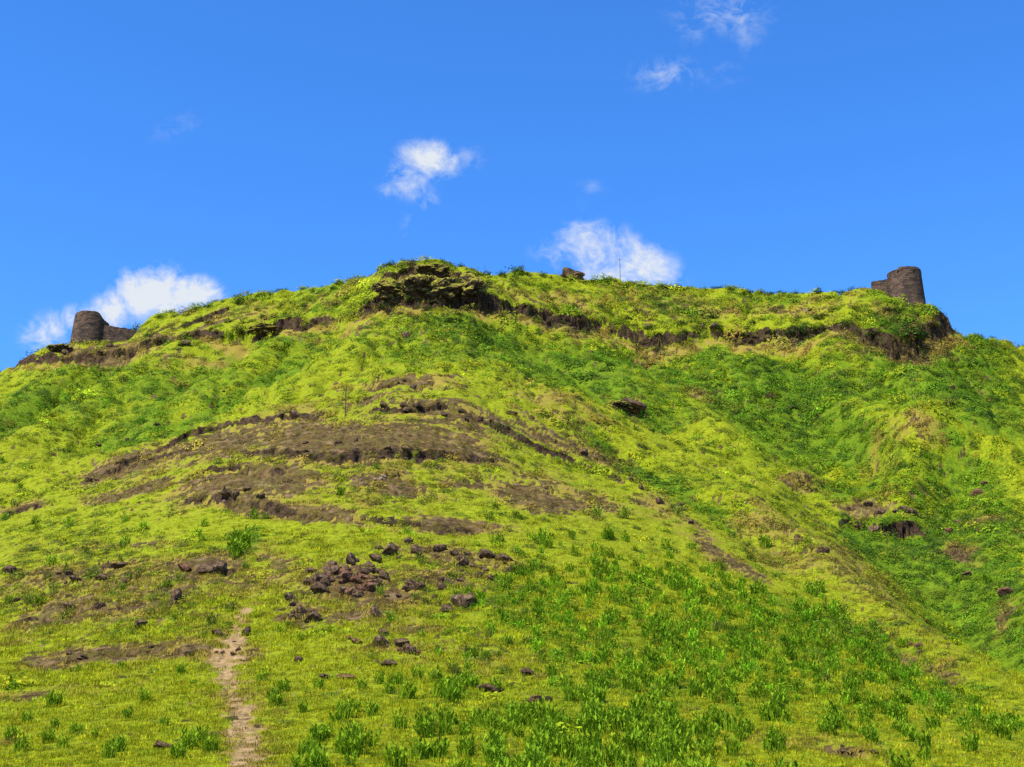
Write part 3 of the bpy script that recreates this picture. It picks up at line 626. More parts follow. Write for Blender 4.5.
# sparse tufts on the bare soil
pr = .19 * sm_ * (1 - pt_) * sstep(patch, -.15, .3)
add(choose(pr), LEAFY, .5, 1.1, 'cover', .3, grow * .7)
pr = .12 * sm_ * (1 - pt_) * sstep(fine, -.2, .5)
add(choose(pr), LEAFY, .5, 1.6, 'soil', .5, grow * .75)
pr = .26 * rk_ * sstep(patch, -.1, .5)
add(choose(pr), LEAFY, .6, 1.7, 'dark', .5, grow * .7)
pr = .15 * rk_ * sstep(-patch, -.1, .5)
add(choose(pr), LEAFY, .5, 1.4, 'cover', .5, grow * .7)

# herbs: the nearest ones are plants of their own, the rest of the stand is carpet
iso = [(48,742,1),(28,722,.8),(55,728,.7),(75,733,.9),(118,752,1.2),(108,758,1.1),(95,738,.6),(126,717,.8),(145,702,.9),(163,725,.7),(188,748,1.3),(200,742,1.2),(210,752,1.3),(178,757,1.2),(10,738,1),(20,752,1.1),(62,748,.9),(181,673,.8),(193,686,.5),(120,668,.6),(262,682,.9),(272,700,1),(284,692,1),(275,706,1.1),(300,640,.6),
  (318,688,.8),(362,690,.8),(380,684,.8),(398,686,.9),(436,682,1.1),(418,680,.9),(355,712,1),(370,715,1.1),(318,742,1.2),(325,738,1.1),(335,722,.9),(302,712,.8),(495,690,.9),(765,720,.9),(788,722,.8),(850,704,1.1),(876,710,1.1),(886,714,1),(900,712,.9),(925,748,1.2),(924,760,1.1),(912,738,1),(832,668,.8),(940,716,1),(965,728,1),(985,730,1),(1005,738,1),(548,548,.8),(625,540,.7),(765,548,1),(240,550,1.6),(236,556,1.4)]
hs_ids = herb_ids[np.argsort(VY[herb_ids])]
keep = []; cell = {}
for i in hs_ids:
    keyc = (int(VX[i] / .55), int(VY[i] / .8))
    if keyc in cell: continue
    cell[keyc] = 1; keep.append(i)
n_obj = 300 - len(iso) - 6
near_h = keep[:n_obj]; rest = np.array(keep[n_obj:])
add(rest, STALK, .5, 1.3, 'herb', .22, np.clip(VY / 95, .8, 1.5))
add(rest[::2], LEAFY, .5, 1.2, 'herb', .3, np.clip(VY / 95, .8, 1.5))
P_ = np.concatenate([a[0] for a in allp]); K_ = np.concatenate([a[1] for a in allp]); S_ = np.concatenate([a[2] for a in allp]); R_ = np.concatenate([a[3] for a in allp]); T_ = np.concatenate([a[4] for a in allp])
carpet = scatter('ground_cover', P_, K_, S_, R_, T_)
props(carpet, 'low yellow green grass and leafy ground cover over the whole hillside', 'ground cover', kind='stuff')
print("plants", len(P_), "herbs", len(keep))

def link_copy(mesh, name, p, s, rz=None, mat=None, tilt=0):
    o = bpy.data.objects.new(name, mesh); o.location = p; o.scale = s if isinstance(s, tuple) else (s, s, s)
    o.rotation_euler = (rnd.uniform(-tilt, tilt), rnd.uniform(-tilt, tilt), rnd.random() * 6.283 if rz is None else rz)
    SC.collection.objects.link(o); return o
def across(x):
    return ('at the far left', 'left of the path', 'beside the path', 'below the rock cluster', 'below the slanting slab', 'in the middle of the stand', 'right of the middle', 'towards the right side', 'at the far right')[min(8, max(0, int(x / 114)))]
def upslope(y):
    return 'in the bottom row' if y > 748 else 'near the bottom edge' if y > 725 else 'a little up the slope' if y > 700 else 'halfway up the stand' if y > 670 else 'at the upper edge of the stand'
herb_meshes = [leaf_mesh('leafy_herb', blades(80, .27, .72, .013, .35, 400 + i, 2, 0, 1), HERB) for i in range(6)]
for (x, y, s) in iso:
    p = at(x, y); o = link_copy(rnd.choice(herb_meshes), 'leafy_herb', p, s * .85 * max(p.y / 55, .8), tilt=.1)
    if y > 630 and x < 240: lb = 'dark green herb alone in bright grass left of the footpath'
    elif y > 630 and x < 520: lb = 'dark green herb in grass between footpath and dense stand'
    elif y > 630: lb = 'dark green herb in pale grass below the dense stand'
    else: lb = 'green leafy herb growing higher up among the rocks and terraces'
    if y > 630: lb = lb.replace('dark green', 'small dark green' if s < .85 else 'tall dark green' if s > 1.05 else 'dark green') + (', in the bottom row' if y > 745 else ', higher up' if y < 700 else '')
    props(o, lb, 'herb', 'scattered leafy herbs on the lower slope')
for i in near_h:
    hsz = rnd.uniform(.65, 1.2); o = link_copy(rnd.choice(herb_meshes), 'leafy_herb', Vector(V[i]), hsz, tilt=.22)
    hx_, hy_ = uw2pix(V[i][0] / V[i][1], (V[i][2] - CAMZ) / V[i][1])
    props(o, '%s fresh green herb %s, %s' % ('low' if hsz < .82 else 'tall' if hsz > 1.02 else 'knee high', across(hx_), upslope(hy_)), 'herb', 'herbs in the dense stand on the lower slope')

# ------------------------------------------------------------------ boulders
def rock_mesh(seed, flat=.7, sub=3, rough=.45):
    import bmesh
    bm = bmesh.new(); bmesh.ops.create_icosphere(bm, subdivisions=sub, radius=1); r = random.Random(seed)
    off = Vector((r.random() * 90, r.random() * 90, r.random() * 90))
    planes = [(Vector((r.uniform(-1, 1), r.uniform(-1, 1), r.uniform(-.6, 1))).normalized(), r.uniform(.42, .8)) for _ in range(14)]
    for v in bm.verts:
        d = v.co.normalized(); k_ = 1 + rough * mnoise.noise(d * 1.3 + off) + .16 * mnoise.noise(d * 3.5 + off)
        c = d * k_
        for n_, h_ in planes:
            e = c.dot(n_) - h_
            if e > 0: c -= n_ * e * .92
        c += d * .05 * mnoise.noise(d * 9 + off)
        c.z *= flat; v.co = c
    me = bpy.data.meshes.new('boulder'); bm.to_mesh(me); bm.free()
    for p in me.polygons: p.use_smooth = False
    return me
rocks = []
for i in range(10):
    me = rock_mesh(500 + i, .62 + .06 * (i % 4)); me.materials.append(ROCK); m2 = me.copy(); m2.materials[0] = ROCKR; m3 = me.copy(); m3.materials[0] = PALE
    rocks.append((me, m2, m3))
def boulder(px, py, wpx, hpx, label, mat=0, group='boulders and loose rocks on the slope', rz=None):
    """px, py: foot of the rock; wpx, hpx: how large it stands there"""
    p = at(px, py); a = size_at(p, wpx * (1.35 if wpx < 9 else 1)) / 2 * 1.3; h = size_at(p, hpx * (1.35 if wpx < 9 else 1))
    me = rnd.choice(rocks)[mat]; p.z += h * .34
    o = bpy.data.objects.new('boulder', me); o.location = p; o.scale = (a, a * .85, h * 1.2)
    o.rotation_euler = (rnd.uniform(-.2, .2), rnd.uniform(-.2, .2), rnd.uniform(-.5, .5) + rnd.choice((0, 3.14)) if rz is None else rz)
    SC.collection.objects.link(o); props(o, label, 'boulder', group); return o
NAMED = [(633,411,30,15,'large dark brown boulder in the green gully right of the main spur',0),
 (876,532,13,10,'dark round boulder alone in the green hollow below the rock ledge on the right',0),
 (967,577,11,6,'flat dark rock in the green valley floor at the far right',0),
 (823,552,12,7,'dark rock on the grassy flank left of the green hollow',0),
 (1005,594,18,9,'reddish brown rock at the right edge of the green valley floor',1),
 (460,606,30,13,'long slanting brown slab on green herbs, right of the rock cluster',0),
 (446,612,14,9,'small pointed brown rock leaning at the left end of the slanting slab',0),
 (377,616,13,11,'dark angular boulder with a pale top below the rock cluster',0),
 (372,591,18,9,'big reddish brown boulder at the lower right of the rock cluster',1),
 (358,592,15,8,'pinkish pale boulder beside the big reddish one in the rock cluster',1),
 (345,582,19,11,'dark rusty boulder in the middle of the rock cluster',1),
 (330,574,19,12,'tall dark boulder at the upper left of the rock cluster',0),
 (320,583,16,12,'black boulder at the left edge of the rock cluster',0),
 (322,592,18,9,'low dark boulder at the lower left of the rock cluster',0),
 (352,562,13,9,'dark boulder with a white speckled top above the rock cluster',0),
 (389,556,20,12,'dark pointed boulder at the upper right of the rock cluster',0),
 (376,561,16,8,'low dark rock just left of the dark pointed boulder',0),
 (314,621,18,9,'dark rock at the foot of the small rock pile left of the angular boulder',0),
 (292,603,14,11,'dark rock with a pale top at the top of the small rock pile',0),
 (301,613,13,9,'brown rock in the middle of the small rock pile',0),
 (418,590,16,8,'dark rock standing alone right of the rock cluster',0),
 (441,590,11,8,'dark leaning rock above the slanting slab',0),
 (505,560,15,7,'dark rock at the right end of the rock line above the herbs',0),
 (484,556,20,7,'low brown rock in the rock line above the herbs',0),
 (463,566,14,10,'dark split rock just below the rock line above the herbs',0),
 (415,553,14,8,'dark rock at the left part of the rock line above the herbs',0),
 (440,549,18,7,'long dark rock at the top of the rock line above the herbs',0),
 (382,645,20,8,'flat dark rock in the grass below the angular boulder',0),
 (402,647,15,9,'brown rock right beside the flat dark rock',0),
 (410,653,8,8,'small upright dark rock right of the brown rock in the grass',0),
 (385,636,12,6,'dark rock just behind the flat dark rock in the grass',0),
 (388,667,19,7,'long low rock in the grass right above the first herbs',0),
 (344,678,18,5,'flat tan slab lying in the yellow grass',1),
 (325,678,11,5,'small dark slab lying left of the flat tan slab',0),
 (491,690,24,8,'long dark slab at the edge of the dense herb stand',0),
 (529,676,15,6,'small brown slab above the dense herb stand',0),
 (540,702,22,8,'reddish brown rock sunk in the dense herb stand',1),
 (163,748,18,7,'grey brown rock beside the leafy herbs at the bottom left',0),
 (175,604,13,14,'upright dark rock in the rough grass below the dark hollow on the left',0),
 (205,573,22,12,'black rock at the left of the dark hollow under the turf edge',0),
 (222,573,18,13,'black rock at the right of the dark hollow under the turf edge',0),
 (185,571,16,9,'rusty rock left of the dark hollow under the turf edge',1),
 (10,573,16,9,'dark rock at the far left edge on the rough slope',0),
 (103,580,17,8,'black rock in the rough grass on the left',0),
 (120,567,22,6,'low dark rock under a turf edge on the left',0),
 (140,628,12,9,'dark rock above the brown patch on the left',0),
 (190,656,14,7,'dark rock at the right end of the brown patch left of the path',0),
 (217,636,14,7,'brown rock beside the upper part of the footpath',0),
 (247,636,10,8,'dark rock on the right side of the upper footpath',0),
 (298,661,11,6,'dark rock in the grass right of the footpath bend',0),
 (404,340,10,8,'dark square rock high on the front slope below the knoll',0),
 (228,498,0,0,None,0)]
for r_ in NAMED:
    if r_[4]: boulder(*r_[:5], r_[5])
def strew(n, cx, cy, rx, ry, wmin, wmax, label, mat=0, ang=0, group='boulders and loose rocks on the slope'):
    for _ in range(max(2, round(n * .48))):
        a = rnd.random() * 6.283; k_ = math.sqrt(rnd.random()); x, y = k_ * rx * math.cos(a), k_ * ry * math.sin(a); ca, sa = math.cos(R(ang)), math.sin(R(ang))
        w_ = wmin + (wmax - wmin) * rnd.random() ** 2
        lb = label if n < 6 else label + ', ' + ('upper ' if y < 0 else 'lower ') + ('left part' if x < -rx * .3 else 'right part' if x > rx * .3 else 'middle part')
        boulder(cx + x * ca - y * sa, cy + x * sa + y * ca, w_, w_ * rnd.uniform(.4, .75), lb, mat, group)
strew(84, 346, 580, 44, 18, 5, 14, 'small dark stone among the boulders of the rock cluster')
strew(34, 350, 586, 28, 11, 6, 15, 'rusty brown rock in the heap at the heart of the rock cluster', 1)
strew(22, 300, 610, 18, 12, 3, 8, 'small dark stone in the rock pile left of the angular boulder')
strew(40, 440, 558, 78, 11, 3, 10, 'small dark stone in the rocky ground above the herbs', 0, 8)
strew(30, 440, 585, 70, 16, 4, 9, 'small stone in the green slope around the slanting slab')
strew(24, 390, 650, 60, 16, 4, 9, 'small brown stone in the grass below the angular boulder', 1)
strew(10, 242, 655, 30, 8, 3, 6, 'small stone on the worn ground at the bend of the path', 1)
strew(10, 240, 690, 40, 60, 1.5, 3, 'tiny pale stone beside the footpath', 2)
strew(12, 372, 482, 18, 7, 3, 7, 'pale weathered stone in the bare patch on the middle terrace', 2, 10)
strew(10, 215, 500, 55, 8, 2, 4.5, 'pale pebble on the brown eroded patch left of centre', 2)
strew(10, 250, 496, 26, 6, 5, 11, 'dark lump of rock on the brown eroded patch left of centre')
strew(4, 290, 416, 24, 3, 9, 14, 'dark bush-like rock on the upper edge of the brown terrace')
strew(14, 340, 448, 90, 8, 4, 9, 'dark stone along the foot of the broad brown terrace')
strew(18, 440, 412, 60, 10, 4, 9, 'dark stone in the rocky patch above the broad brown terrace', 0, 6)
strew(14, 560, 440, 60, 7, 4, 9, 'dark stone in the rocky streak down the right flank of the spur', 0, 27)
strew(12, 660, 500, 50, 5, 4, 8, 'dark stone in the lower rocky streak on the right flank', 0, 35)
strew(14, 882, 510, 46, 6, 6, 13, 'dark rock in the ledge above the green hollow on the right', 0)
strew(7, 962, 528, 24, 8, 5, 10, 'dark rock in the broken bank at the right of the green hollow', 1)
strew(5, 985, 492, 14, 12, 5, 10, 'dark rock on the yellow green spur at the far right', 1)
strew(10, 850, 752, 42, 4, 3, 7, 'dark stone in the low bank at the bottom right', 0, 8)
strew(8, 920, 655, 26, 6, 4, 9, 'brown stone on the right edge of the spur above the herbs', 1, 30)
strew(22, 80, 592, 80, 26, 4, 11, 'small dark rock in the rough slope on the left', 0, -8)
strew(9, 110, 655, 80, 7, 4, 8, 'dark stone in the long brown patch left of the path', 0, -3)
strew(9, 120, 465, 40, 6, 4, 8, 'dark stone at the left end of the brown terraces', 0, -25)
strew(7, 400, 384, 50, 5, 3, 7, 'dark stone on the thin brown terrace high on the spur')
strew(6, 250, 330, 80, 6, 4, 9, 'dark rock in the left part of the cliff band', 0, -10)
strew(7, 430, 296, 62, 8, 5, 11, 'dark rock in the cliff under the central knoll', 0)
strew(8, 640, 328, 110, 6, 4, 9, 'dark rock in the cliff band right of the knoll', 0, 2)
strew(8, 890, 328, 60, 8, 5, 12, 'dark rock in the cliff under the right bastion', 0)
strew(12, 90, 352, 50, 6, 4, 10, 'dark rock in the rubble below the left bastion', 0, -12)
strew(10, 650, 360, 120, 16, 2, 5, 'small dark rock on the green upper slope right of the knoll')
strew(10, 860, 400, 120, 22, 3, 7, 'small dark rock in the green gullies of the upper right slope')
strew(8, 140, 420, 100, 16, 3, 6, 'small dark rock on the grassy upper left slope', 0, -20)

# ------------------------------------------------------------------ bushes
bush_meshes = [leaf_mesh('bush', dome(420, 1, .9, .13, 600 + i, .6), BUSH) for i in range(5)]
brown_meshes = [leaf_mesh('bush', dome(420, 1, .9, .13, 650 + i, .6), BROWNB) for i in range(2)]
stem_mesh = bpy.data.meshes.new('stem'); sv, sf = [], []
for k_ in range(9):
    a_ = k_ * .7; tip = (.6 * math.cos(a_), .6 * math.sin(a_), .75 + .1 * (k_ % 3)); o_ = len(sv)
    for t in range(3): sv.append((.03 * math.cos(t * 2.1) , .03 * math.sin(t * 2.1), -.15))
    sv.append(tip); sf += [(o_, o_ + 1, o_ + 3), (o_ + 1, o_ + 2, o_ + 3), (o_ + 2, o_, o_ + 3)]
stem_mesh.from_pydata(sv, [], sf); stem_mesh.materials.append(STEM)
def bush(px, py, wpx, hpx, label, brown=False, group='bushes on the hill', up=0):
    p = at(px, py); a = size_at(p, wpx) / 2; h = size_at(p, hpx); p.z -= h * .08
    root = bpy.data.objects.new('bush', rnd.choice(brown_meshes if brown else bush_meshes)); root.location = p; root.scale = (a, a * .9, h)
    root.rotation_euler = (0, 0, rnd.random() * 6.283); SC.collection.objects.link(root)
    props(root, label, 'bush', group)
    if wpx >= 12 and not group.startswith('small'):
        st = bpy.data.objects.new('stem', stem_mesh); SC.collection.objects.link(st); st.parent = root
    return root
bush(518,272,20,8,'low dark bush on the skyline between the knoll and the brown skyline rock')
bush(497,271,12,5,'small dark bush on the skyline just right of the knoll')
bush(388,263,14,6,'dark bush at the left corner of the knoll top')
bush(818,292,10,7,'small dark bush on the skyline left of the right bastion')
bush(798,333,18,10,'dark bush under the cliff band on the right')
bush(770,398,16,8,'brown dull bush on the upper right slope', True)
bush(736,388,12,7,'dark green bush on the upper right slope')
bush(795,408,14,9,'dark bush at the head of the right gully')
bush(948,404,18,8,'dark brown bush in the upper right gully', True)
bush(910,336,34,16,'dark green bush hanging on the cliff under the right bastion')
bush(938,318,14,8,'dark bush on the rim below the right bastion')
bush(130,322,18,8,'dark bush growing on top of the ruined wall by the left bastion')
bush(112,322,10,5,'small bush on the broken top of the ruined wall')
bush(38,358,24,8,'dark bushy rim at the far left of the cliff')
bush(240,332,14,8,'dark bush in the left cliff band')
bush(240,303,18,9,'dark green bush on the slope above the left cliff band')
for x in (210, 275): pass
def sky_label(x):
    for lim, t_ in ((200, 'just right of the ruined wall'), (250, 'right above the big left cloud edge'), (310, 'midway between ruined wall and knoll'), (385, 'left of the central knoll'), (440, 'on the left half of the knoll top'),
                    (490, 'on the right half of the knoll top'), (560, 'between the knoll and the brown skyline rock'), (640, 'near the thin mast'), (700, 'right of the thin mast'), (770, 'midway from the mast to the right bastion'), (830, 'towards the right bastion'), (999, 'just left of the right bastion')):
        if x < lim: return 'small dark green bush on the skyline ' + t_
x = 160
while x < 870:
    ysk = float(np.interp(x, skx, sky_))
    if not (395 < x < 400): bush(x, ysk + rnd.uniform(1, 7), rnd.uniform(5, 13), rnd.uniform(2.5, 5.5), sky_label(x), False, 'small bushes along the skyline')
    x += rnd.uniform(5, 15)
for k_ in range(46):
    x = rnd.uniform(380, 490); y = float(np.interp(x, skx, sky_)) + rnd.uniform(4, 60)
    bush(x, y, rnd.uniform(6, 14), rnd.uniform(3.5, 7), 'small bush %s the central knoll' % ('on the left side of' if x < 425 and y < 300 else 'on the right side of' if y < 300 else 'on the slope below'), rnd.random() < .25, 'bushes on and below the knoll')
for k_ in range(60):
    x = rnd.uniform(500, 940); y = rnd.uniform(305, 336)
    bush(x, y, rnd.uniform(6, 13), rnd.uniform(3, 6), 'small bush %s the cliff band %s' % ('above' if y < 318 else 'in', 'just right of the knoll' if x < 580 else 'below the mast' if x < 680 else 'midway to the right bastion' if x < 800 else 'left of the right bastion' if x < 880 else 'under the right bastion'), rnd.random() < .25, 'bushes along the right cliff band')
for k_ in range(40):
    x = rnd.uniform(110, 370); y = float(np.interp(x, skx, sky_)) + rnd.uniform(14, 40)
    bush(x, y, rnd.uniform(5, 12), rnd.uniform(3, 6), 'small bush by the cliff band %s' % ('near the ruined wall' if x < 190 else 'at the left dark cliff' if x < 260 else 'midway to the knoll' if x < 320 else 'just left of the knoll'), rnd.random() < .3, 'bushes along the left cliff band')
for k_ in range(60):
    x = rnd.uniform(480, 1020); y = rnd.uniform(345, 440)
    if x < 640 and y > 395: continue
    bush(x, y, rnd.uniform(5, 12), rnd.uniform(3, 6), 'small dark bush on the lush slope %s, %s' % ('below the mast' if x < 660 else 'midway to the right' if x < 800 else 'below the right bastion' if x < 930 else 'at the far right', 'high up' if y < 385 else 'lower down'), rnd.random() < .12, 'bushes on the upper right slope')

# ------------------------------------------------------------------ masonry
def masonry_mat():
    m, t, b = newmat("black_stone_masonry"); co = t.nodes.new("ShaderNodeTexCoord").outputs['UV']; ob = t.nodes.new("ShaderNodeTexCoord").outputs['Object']
    br = t.nodes.new("ShaderNodeTexBrick"); t.links.new(co, br.inputs[0]); br.inputs['Scale'].default_value = 1
    br.inputs['Color1'].default_value = (.088, .060, .044, 1); br.inputs['Color2'].default_value = (.030, .024, .020, 1); br.inputs['Mortar'].default_value = (.03, .022, .018, 1)
    br.inputs['Brick Width'].default_value = .85; br.inputs['Row Height'].default_value = .42; br.inputs['Mortar Size'].default_value = .03; br.inputs['Mortar Smooth'].default_value = .3
    n = noisen(t, ob, .55, 5, .65); c = mixc(t, maprange(t, n, .35, .65), br.outputs[0], mixc(t, 1., br.outputs[0], (1.7, 1.5, 1.35), 'MULTIPLY'))
    n2_ = noisen(t, ob, 1.7, 5, .7); c = mixc(t, mathn(t, 'MULTIPLY', maprange(t, n2_, .55, .7), .5), c, (.10, .10, .03))
    t.links.new(c, b.inputs['Base Color'])
    bp = t.nodes.new("ShaderNodeBump"); bp.inputs['Strength'].default_value = .8; bp.inputs['Distance'].default_value = .08
    t.links.new(mathn(t, 'SUBTRACT', mathn(t, 'MULTIPLY', n2_, .6), br.outputs['Fac']), bp.inputs['Height']); t.links.new(bp.outputs[0], b.inputs['Normal'])
    return m
MAS = masonry_mat()
DARK, t_, b_ = newmat("dark_opening"); b_.inputs['Base Color'].default_value = (.012, .01, .009, 1)
def ring_wall(name, r_bot, r_top, z0, ztop_fn, thick, parent=None, nseg=120, nz=26, a0=0, a1=2 * math.pi, holes=()):
    """drum wall with a ragged top; ztop_fn(angle) -> height; holes are (angle, z, half width, half height) embrasures"""
    closed = abs(a1 - a0 - 2 * math.pi) < 1e-6; v = []; f = []; uv = {}
    cnt = nseg if closed else nseg + 1
    zt0 = max(ztop_fn(a0 + (a1 - a0) * i / nseg) for i in range(nseg))
    for i in range(cnt):
        a = a0 + (a1 - a0) * i / nseg; zt = ztop_fn(a)
        for j in range(nz + 1):
            t = j / nz; z = z0 + (zt - z0) * t; k_ = (z - z0) / (zt0 - z0); r = r_bot + (r_top - r_bot) * k_ + .05 * mnoise.noise(Vector((math.cos(a) * 6, math.sin(a) * 6, z * 1.6)))
            v.append((r * math.cos(a), r * math.sin(a), z))
        for j in range(nz, -1, -1):
            t = j / nz; z = z0 + (zt - z0) * t; v.append(((r_top - thick) * math.cos(a), (r_top - thick) * math.sin(a), z))
    M_ = 2 * (nz + 1)
    def in_hole(i, j):
        a = a0 + (a1 - a0) * (i + .5) / nseg; zt = ztop_fn(a); z = z0 + (zt - z0) * (j + .5) / nz
        return any(abs(math.atan2(math.sin(a - ha), math.cos(a - ha))) < hw and abs(z - hz) < hh for ha, hz, hw, hh in holes)
    for i in range(nseg):
        i2 = (i + 1) % cnt
        for j in range(M_ - 1):
            jj = j if j < nz else M_ - 2 - j
            if j < nz and in_hole(i, j): continue
            if j > nz and in_hole(i, jj): continue
            f.append((i * M_ + j, i2 * M_ + j, i2 * M_ + j + 1, i * M_ + j + 1))
    me = bpy.data.meshes.new(name); me.from_pydata(v, [], f); me.materials.append(MAS)
    ul = me.uv_layers.new(name='UVMap')
    for p in me.polygons:
        angs = [math.atan2(me.vertices[vi].co.y, me.vertices[vi].co.x) for vi in p.vertices]; ref = angs[0]
        for li, vi, a in zip(p.loop_indices, p.vertices, angs):
            while a - ref > math.pi: a -= 2 * math.pi
            while a - ref < -math.pi: a += 2 * math.pi
            ul.data[li].uv = (a * r_top, me.vertices[vi].co.z)
    o = bpy.data.objects.new(name, me); SC.collection.objects.link(o)
    if parent: o.parent = parent
    return o
def box_wall(name, L, thick, z0, ztop_fn, parent=None, n=60, nz=14):
    v = []; f = []
    for i in range(n + 1):
        x = L * i / n; zt = ztop_fn(x / L)
        for j in range(nz + 1):
            z = z0 + (zt - z0) * j / nz; v.append((x, -thick / 2 + .06 * mnoise.noise(Vector((x * 2, z * 2, 3))) - .05 * (1 - j / nz), z))
        for j in range(nz, -1, -1):
            v.append((x, thick / 2, z0 + (zt - z0) * j / nz))
    M_ = 2 * (nz + 1)
    for i in range(n):
        for j in range(M_): 
            j2 = (j + 1) % M_; f.append((i * M_ + j, (i + 1) * M_ + j, (i + 1) * M_ + j2, i * M_ + j2))
    f.append(tuple(range(M_ - 1, -1, -1))); f.append(tuple(n * M_ + j for j in range(M_)))
    me = bpy.data.meshes.new(name); me.from_pydata(v, [], f); me.materials.append(MAS); ul = me.uv_layers.new(name='UVMap')
    for p in me.polygons:
        for li, vi in zip(p.loop_indices, p.vertices):
            c = me.vertices[vi].co; ul.data[li].uv = (c.x + c.y * .3, c.z + (c.y if abs(p.normal.z) > .7 else 0))
    o = bpy.data.objects.new(name, me); SC.collection.objects.link(o)
    if parent: o.parent = parent
    return o
def pix_at_depth(px, py, Y):
    u, w = pix2uw(px, py); return Vector((float(u) * Y, Y, CAMZ + float(w) * Y))
def rag(seed, amp): return lambda a: amp * mnoise.noise(Vector((math.cos(a) * 2.2, math.sin(a) * 2.2, seed))) + amp * .6 * mnoise.noise(Vector((math.cos(a) * 7, math.sin(a) * 7, seed)))

# right bastion
Yr = 299.0
top = pix_at_depth(909, 270, Yr); bot = pix_at_depth(909, 309, Yr); rt = 17.6 * Yr / F; rb = 21.0 * Yr / F
root = bpy.data.objects.new('bastion_tower', None); root.location = (bot.x, Yr + rb * .3, bot.z); SC.collection.objects.link(root)
props(root, 'tall round dark stone bastion at the right end of the ridge', 'bastion', 'fort bastions')
hT = top.z - bot.z
rg = rag(3.3, .10)
drum = ring_wall('wall', rb, rt, -4, lambda a: hT + rg(a) - .45 * (math.cos(a) < -.55), 1.1, root, holes=[(-1.75, hT - 1.1, .05, .18), (-1.25, hT - 1.3, .045, .15), (-2.2, hT - 1.2, .05, .16)])
cop = ring_wall('coping', rt + .10, rt + .06, hT - .62, lambda a: hT - .42, 1.3, root, nz=2)
fl = bpy.data.meshes.new('platform'); n_ = 48; fl.from_pydata([((rt - 1.05) * math.cos(6.283 * i / n_), (rt - 1.05) * math.sin(6.283 * i / n_), hT - 1.6) for i in range(n_)], [], [tuple(range(n_))]); fl.materials.append(MAS)
flo = bpy.data.objects.new('platform', fl); SC.collection.objects.link(flo); flo.parent = root
# lower curtain wall on its left
pL = pix_at_depth(872, 290, Yr + 1); pR = pix_at_depth(900, 290, Yr + .5)
wr = bpy.data.objects.new('curtain_wall', None); wr.location = (pL.x, pL.y, pL.z); wr.rotation_euler = (0, 0, math.atan2(pR.y - pL.y, pR.x - pL.x)); SC.collection.objects.link(wr)
props(wr, 'short dark curtain wall joining the left side of the right bastion', 'wall', 'ruined fort walls')
Lw = math.hypot(pR.x - pL.x, pR.y - pL.y); hw = 12.5 * Yr / F
box_wall('wall', Lw, 1.2, -3, lambda t: hw * (.70 + .3 * t) + .16 * mnoise.noise(Vector((t * 9, 1, 2))), wr)
# left bastion
Yl = 320.0
top = pix_at_depth(84, 312, Yl); bot = pix_at_depth(85, 350, Yl); rt = 17.6 * Yl / F; rb = 22.5 * Yl / F; hT = top.z - bot.z
root = bpy.data.objects.new('bastion_tower', None); root.location = (bot.x, Yl + rb * .6, bot.z); SC.collection.objects.link(root)
props(root, 'squat round dark stone bastion with a broken top at the left end of the ridge', 'bastion', 'fort bastions')
rg2 = rag(8.1, .16)
ring_wall('wall', rb, rt, -4, lambda a: hT + rg2(a) - 1.9 * float(sstep(np.array(math.cos(a)), .55, .98)), 1.2, root, holes=[(-1.9, hT - 1.5, .05, .16)])
fl2 = fl.copy(); flo = bpy.data.objects.new('platform', fl2); SC.collection.objects.link(flo); flo.parent = root
# ruined wall right of it
pL = pix_at_depth(103, 344, Yl - 4); pR = pix_at_depth(135, 341, Yl - 3)
wr = bpy.data.objects.new('ruined_wall', None); wr.location = (pL.x, pL.y, pL.z); wr.rotation_euler = (0, 0, math.atan2(pR.y - pL.y, pR.x - pL.x)); SC.collection.objects.link(wr)
props(wr, 'low ruined stone wall topped with plants right of the left bastion', 'wall', 'ruined fort walls')
Lw = math.hypot(pR.x - pL.x, pR.y - pL.y); hw = 20 * Yl / F
box_wall('wall', Lw, 1.4, -3, lambda t: hw * (1 - .18 * t) + .25 * mnoise.noise(Vector((t * 7, 5, 2))), wr)

# ------------------------------------------------------------------ poles
WOOD, t_, b_ = newmat("weathered_pole"); b_.inputs['Base Color'].default_value = (.07, .05, .04, 1)
def cyl(name, r0, r1, h, mat, parent, n=10, z0=-.4):
    v = [(r * math.cos(6.283 * i / n), r * math.sin(6.283 * i / n), z) for r, z in ((r0, z0), (r1, h)) for i in range(n)]
    f = [(i, (i + 1) % n, n + (i + 1) % n, n + i) for i in range(n)] + [tuple(range(n, 2 * n)), tuple(range(n - 1, -1, -1))]
    me = bpy.data.meshes.new(name); me.from_pydata(v, [], f); me.materials.append(mat); o = bpy.data.objects.new(name, me); SC.collection.objects.link(o); o.parent = parent; return o
def pole(px, py, hpx, r, label, cross=True):
    p = at(px, py); h = size_at(p, hpx); root = bpy.data.objects.new('pole', None); root.location = p; SC.collection.objects.link(root)
    props(root, label, 'pole'); cyl('post', r, r * .7, h, WOOD, root)
    if cross:
        c = cyl('crossbar', .03, .03, .5, WOOD, root, 8, -.5); c.rotation_euler = (0, R(90), 0); c.location = (0, -r, h - .3)
    c = cyl('cap', r * 1.1, r * .5, .08, WOOD, root, 8, 0); c.location = (0, 0, h)
pole(345, 417, 33, .07, 'thin upright pole standing on the upper edge of the brown terrace')
pole(621, 279, 25, .07, 'thin mast on the skyline right of the brown skyline rock', True)
pole(484, 272, 9, .06, 'short thin stake on the skyline just right of the knoll', False)

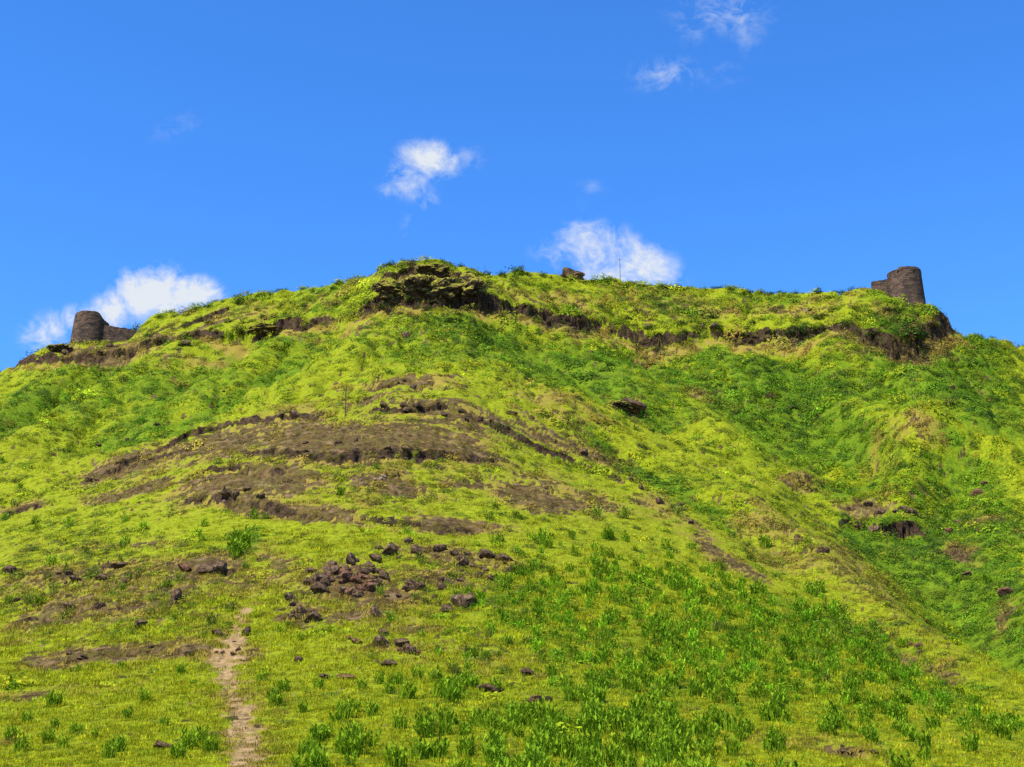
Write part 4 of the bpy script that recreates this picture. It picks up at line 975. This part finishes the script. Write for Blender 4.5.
# ------------------------------------------------------------------ mossy rock masses of the knoll and the ledges
def moss_mat():
    m, t, b = newmat("mossy_rock"); co = t.nodes.new("ShaderNodeTexCoord").outputs['Object']; ge = t.nodes.new("ShaderNodeNewGeometry")
    sp_ = t.nodes.new("ShaderNodeSeparateXYZ"); t.links.new(ge.outputs['True Normal'], sp_.inputs[0])
    n = noisen(t, co, 1.6, 6, .7); n2_ = noisen(t, co, 5, 5, .7)
    rc = mixc(t, maprange(t, n, .3, .7), (.010, .007, .005), (.075, .052, .034))
    mc = mixc(t, maprange(t, n2_, .35, .65), (.13, .10, .018), (.25, .24, .025))
    c = mixc(t, maprange(t, mathn(t, 'ADD', sp_.outputs[2], mathn(t, 'MULTIPLY', mathn(t, 'SUBTRACT', n, .5), 1.8)), -.05, .35), rc, mc)
    t.links.new(c, b.inputs['Base Color'])
    bp = t.nodes.new("ShaderNodeBump"); bp.inputs['Distance'].default_value = .15; t.links.new(mathn(t, 'ADD', n, n2_), bp.inputs['Height']); t.links.new(bp.outputs[0], b.inputs['Normal'])
    return m
MOSS = moss_mat()
def outcrop_mesh(seed):
    import bmesh
    bm = bmesh.new(); bmesh.ops.create_icosphere(bm, subdivisions=5, radius=1); off = Vector((seed * 7.7, seed * 3.1, 0))
    for v in bm.verts:
        d = v.co.normalized(); k_ = 1 + .55 * mnoise.noise(d * 1.5 + off) + .22 * mnoise.noise(d * 4 + off) + .10 * mnoise.noise(d * 11 + off)
        und = .22 * max(0, -d.z + .15)                       # the foot recedes under the brow
        v.co = Vector((d.x * k_ * (1 - und), d.y * k_ * (1 - und), d.z * k_))
    me = bpy.data.meshes.new('rock_outcrop'); bm.to_mesh(me); bm.free(); me.materials.append(MOSS); return me
om = [outcrop_mesh(i) for i in range(5)]
for k_, (px, py, wpx, hpx, lb) in enumerate([
    (398, 300, 34, 22, 'mossy brown rock mass at the left foot of the central knoll'),
    (420, 294, 40, 24, 'wide ochre mossy rock mass in the middle of the central knoll'),
    (445, 296, 34, 22, 'dark grey brown rock face right of the ochre mass on the central knoll'),
    (472, 298, 32, 28, 'dark overhanging rock mass at the right foot of the central knoll'),
    (382, 292, 20, 14, 'small mossy rock mass on the left shoulder of the central knoll'),
    (436, 276, 36, 14, 'mossy rock below the top of the central knoll'),
    (622, 408, 26, 12, 'brown mossy rock mass in the green gully right of the spur'),
    (262, 332, 30, 10, 'dark rock mass in the left part of the cliff band'),
    (572, 284, 27, 17, 'rounded brown rock mass standing on the skyline between the knoll and the mast'),
    (60, 352, 22, 9, 'low dark rock mass below the left bastion')]):
    p = at(px, py); a = size_at(p, wpx) / 2 * 1.0; h = size_at(p, hpx) / 2; o = bpy.data.objects.new('rock_outcrop', om[k_ % 5])
    o.location = (p.x, p.y + a * .05, p.z + h * .75); o.scale = (a, a * .6, h * 1.05); o.rotation_euler = (0, 0, rnd.uniform(-.4, .4)); SC.collection.objects.link(o)
    if 'skyline' in lb: o.data = o.data.copy(); o.data.materials[0] = ROCK
    props(o, lb, 'rock outcrop', 'rock outcrops of the hill')
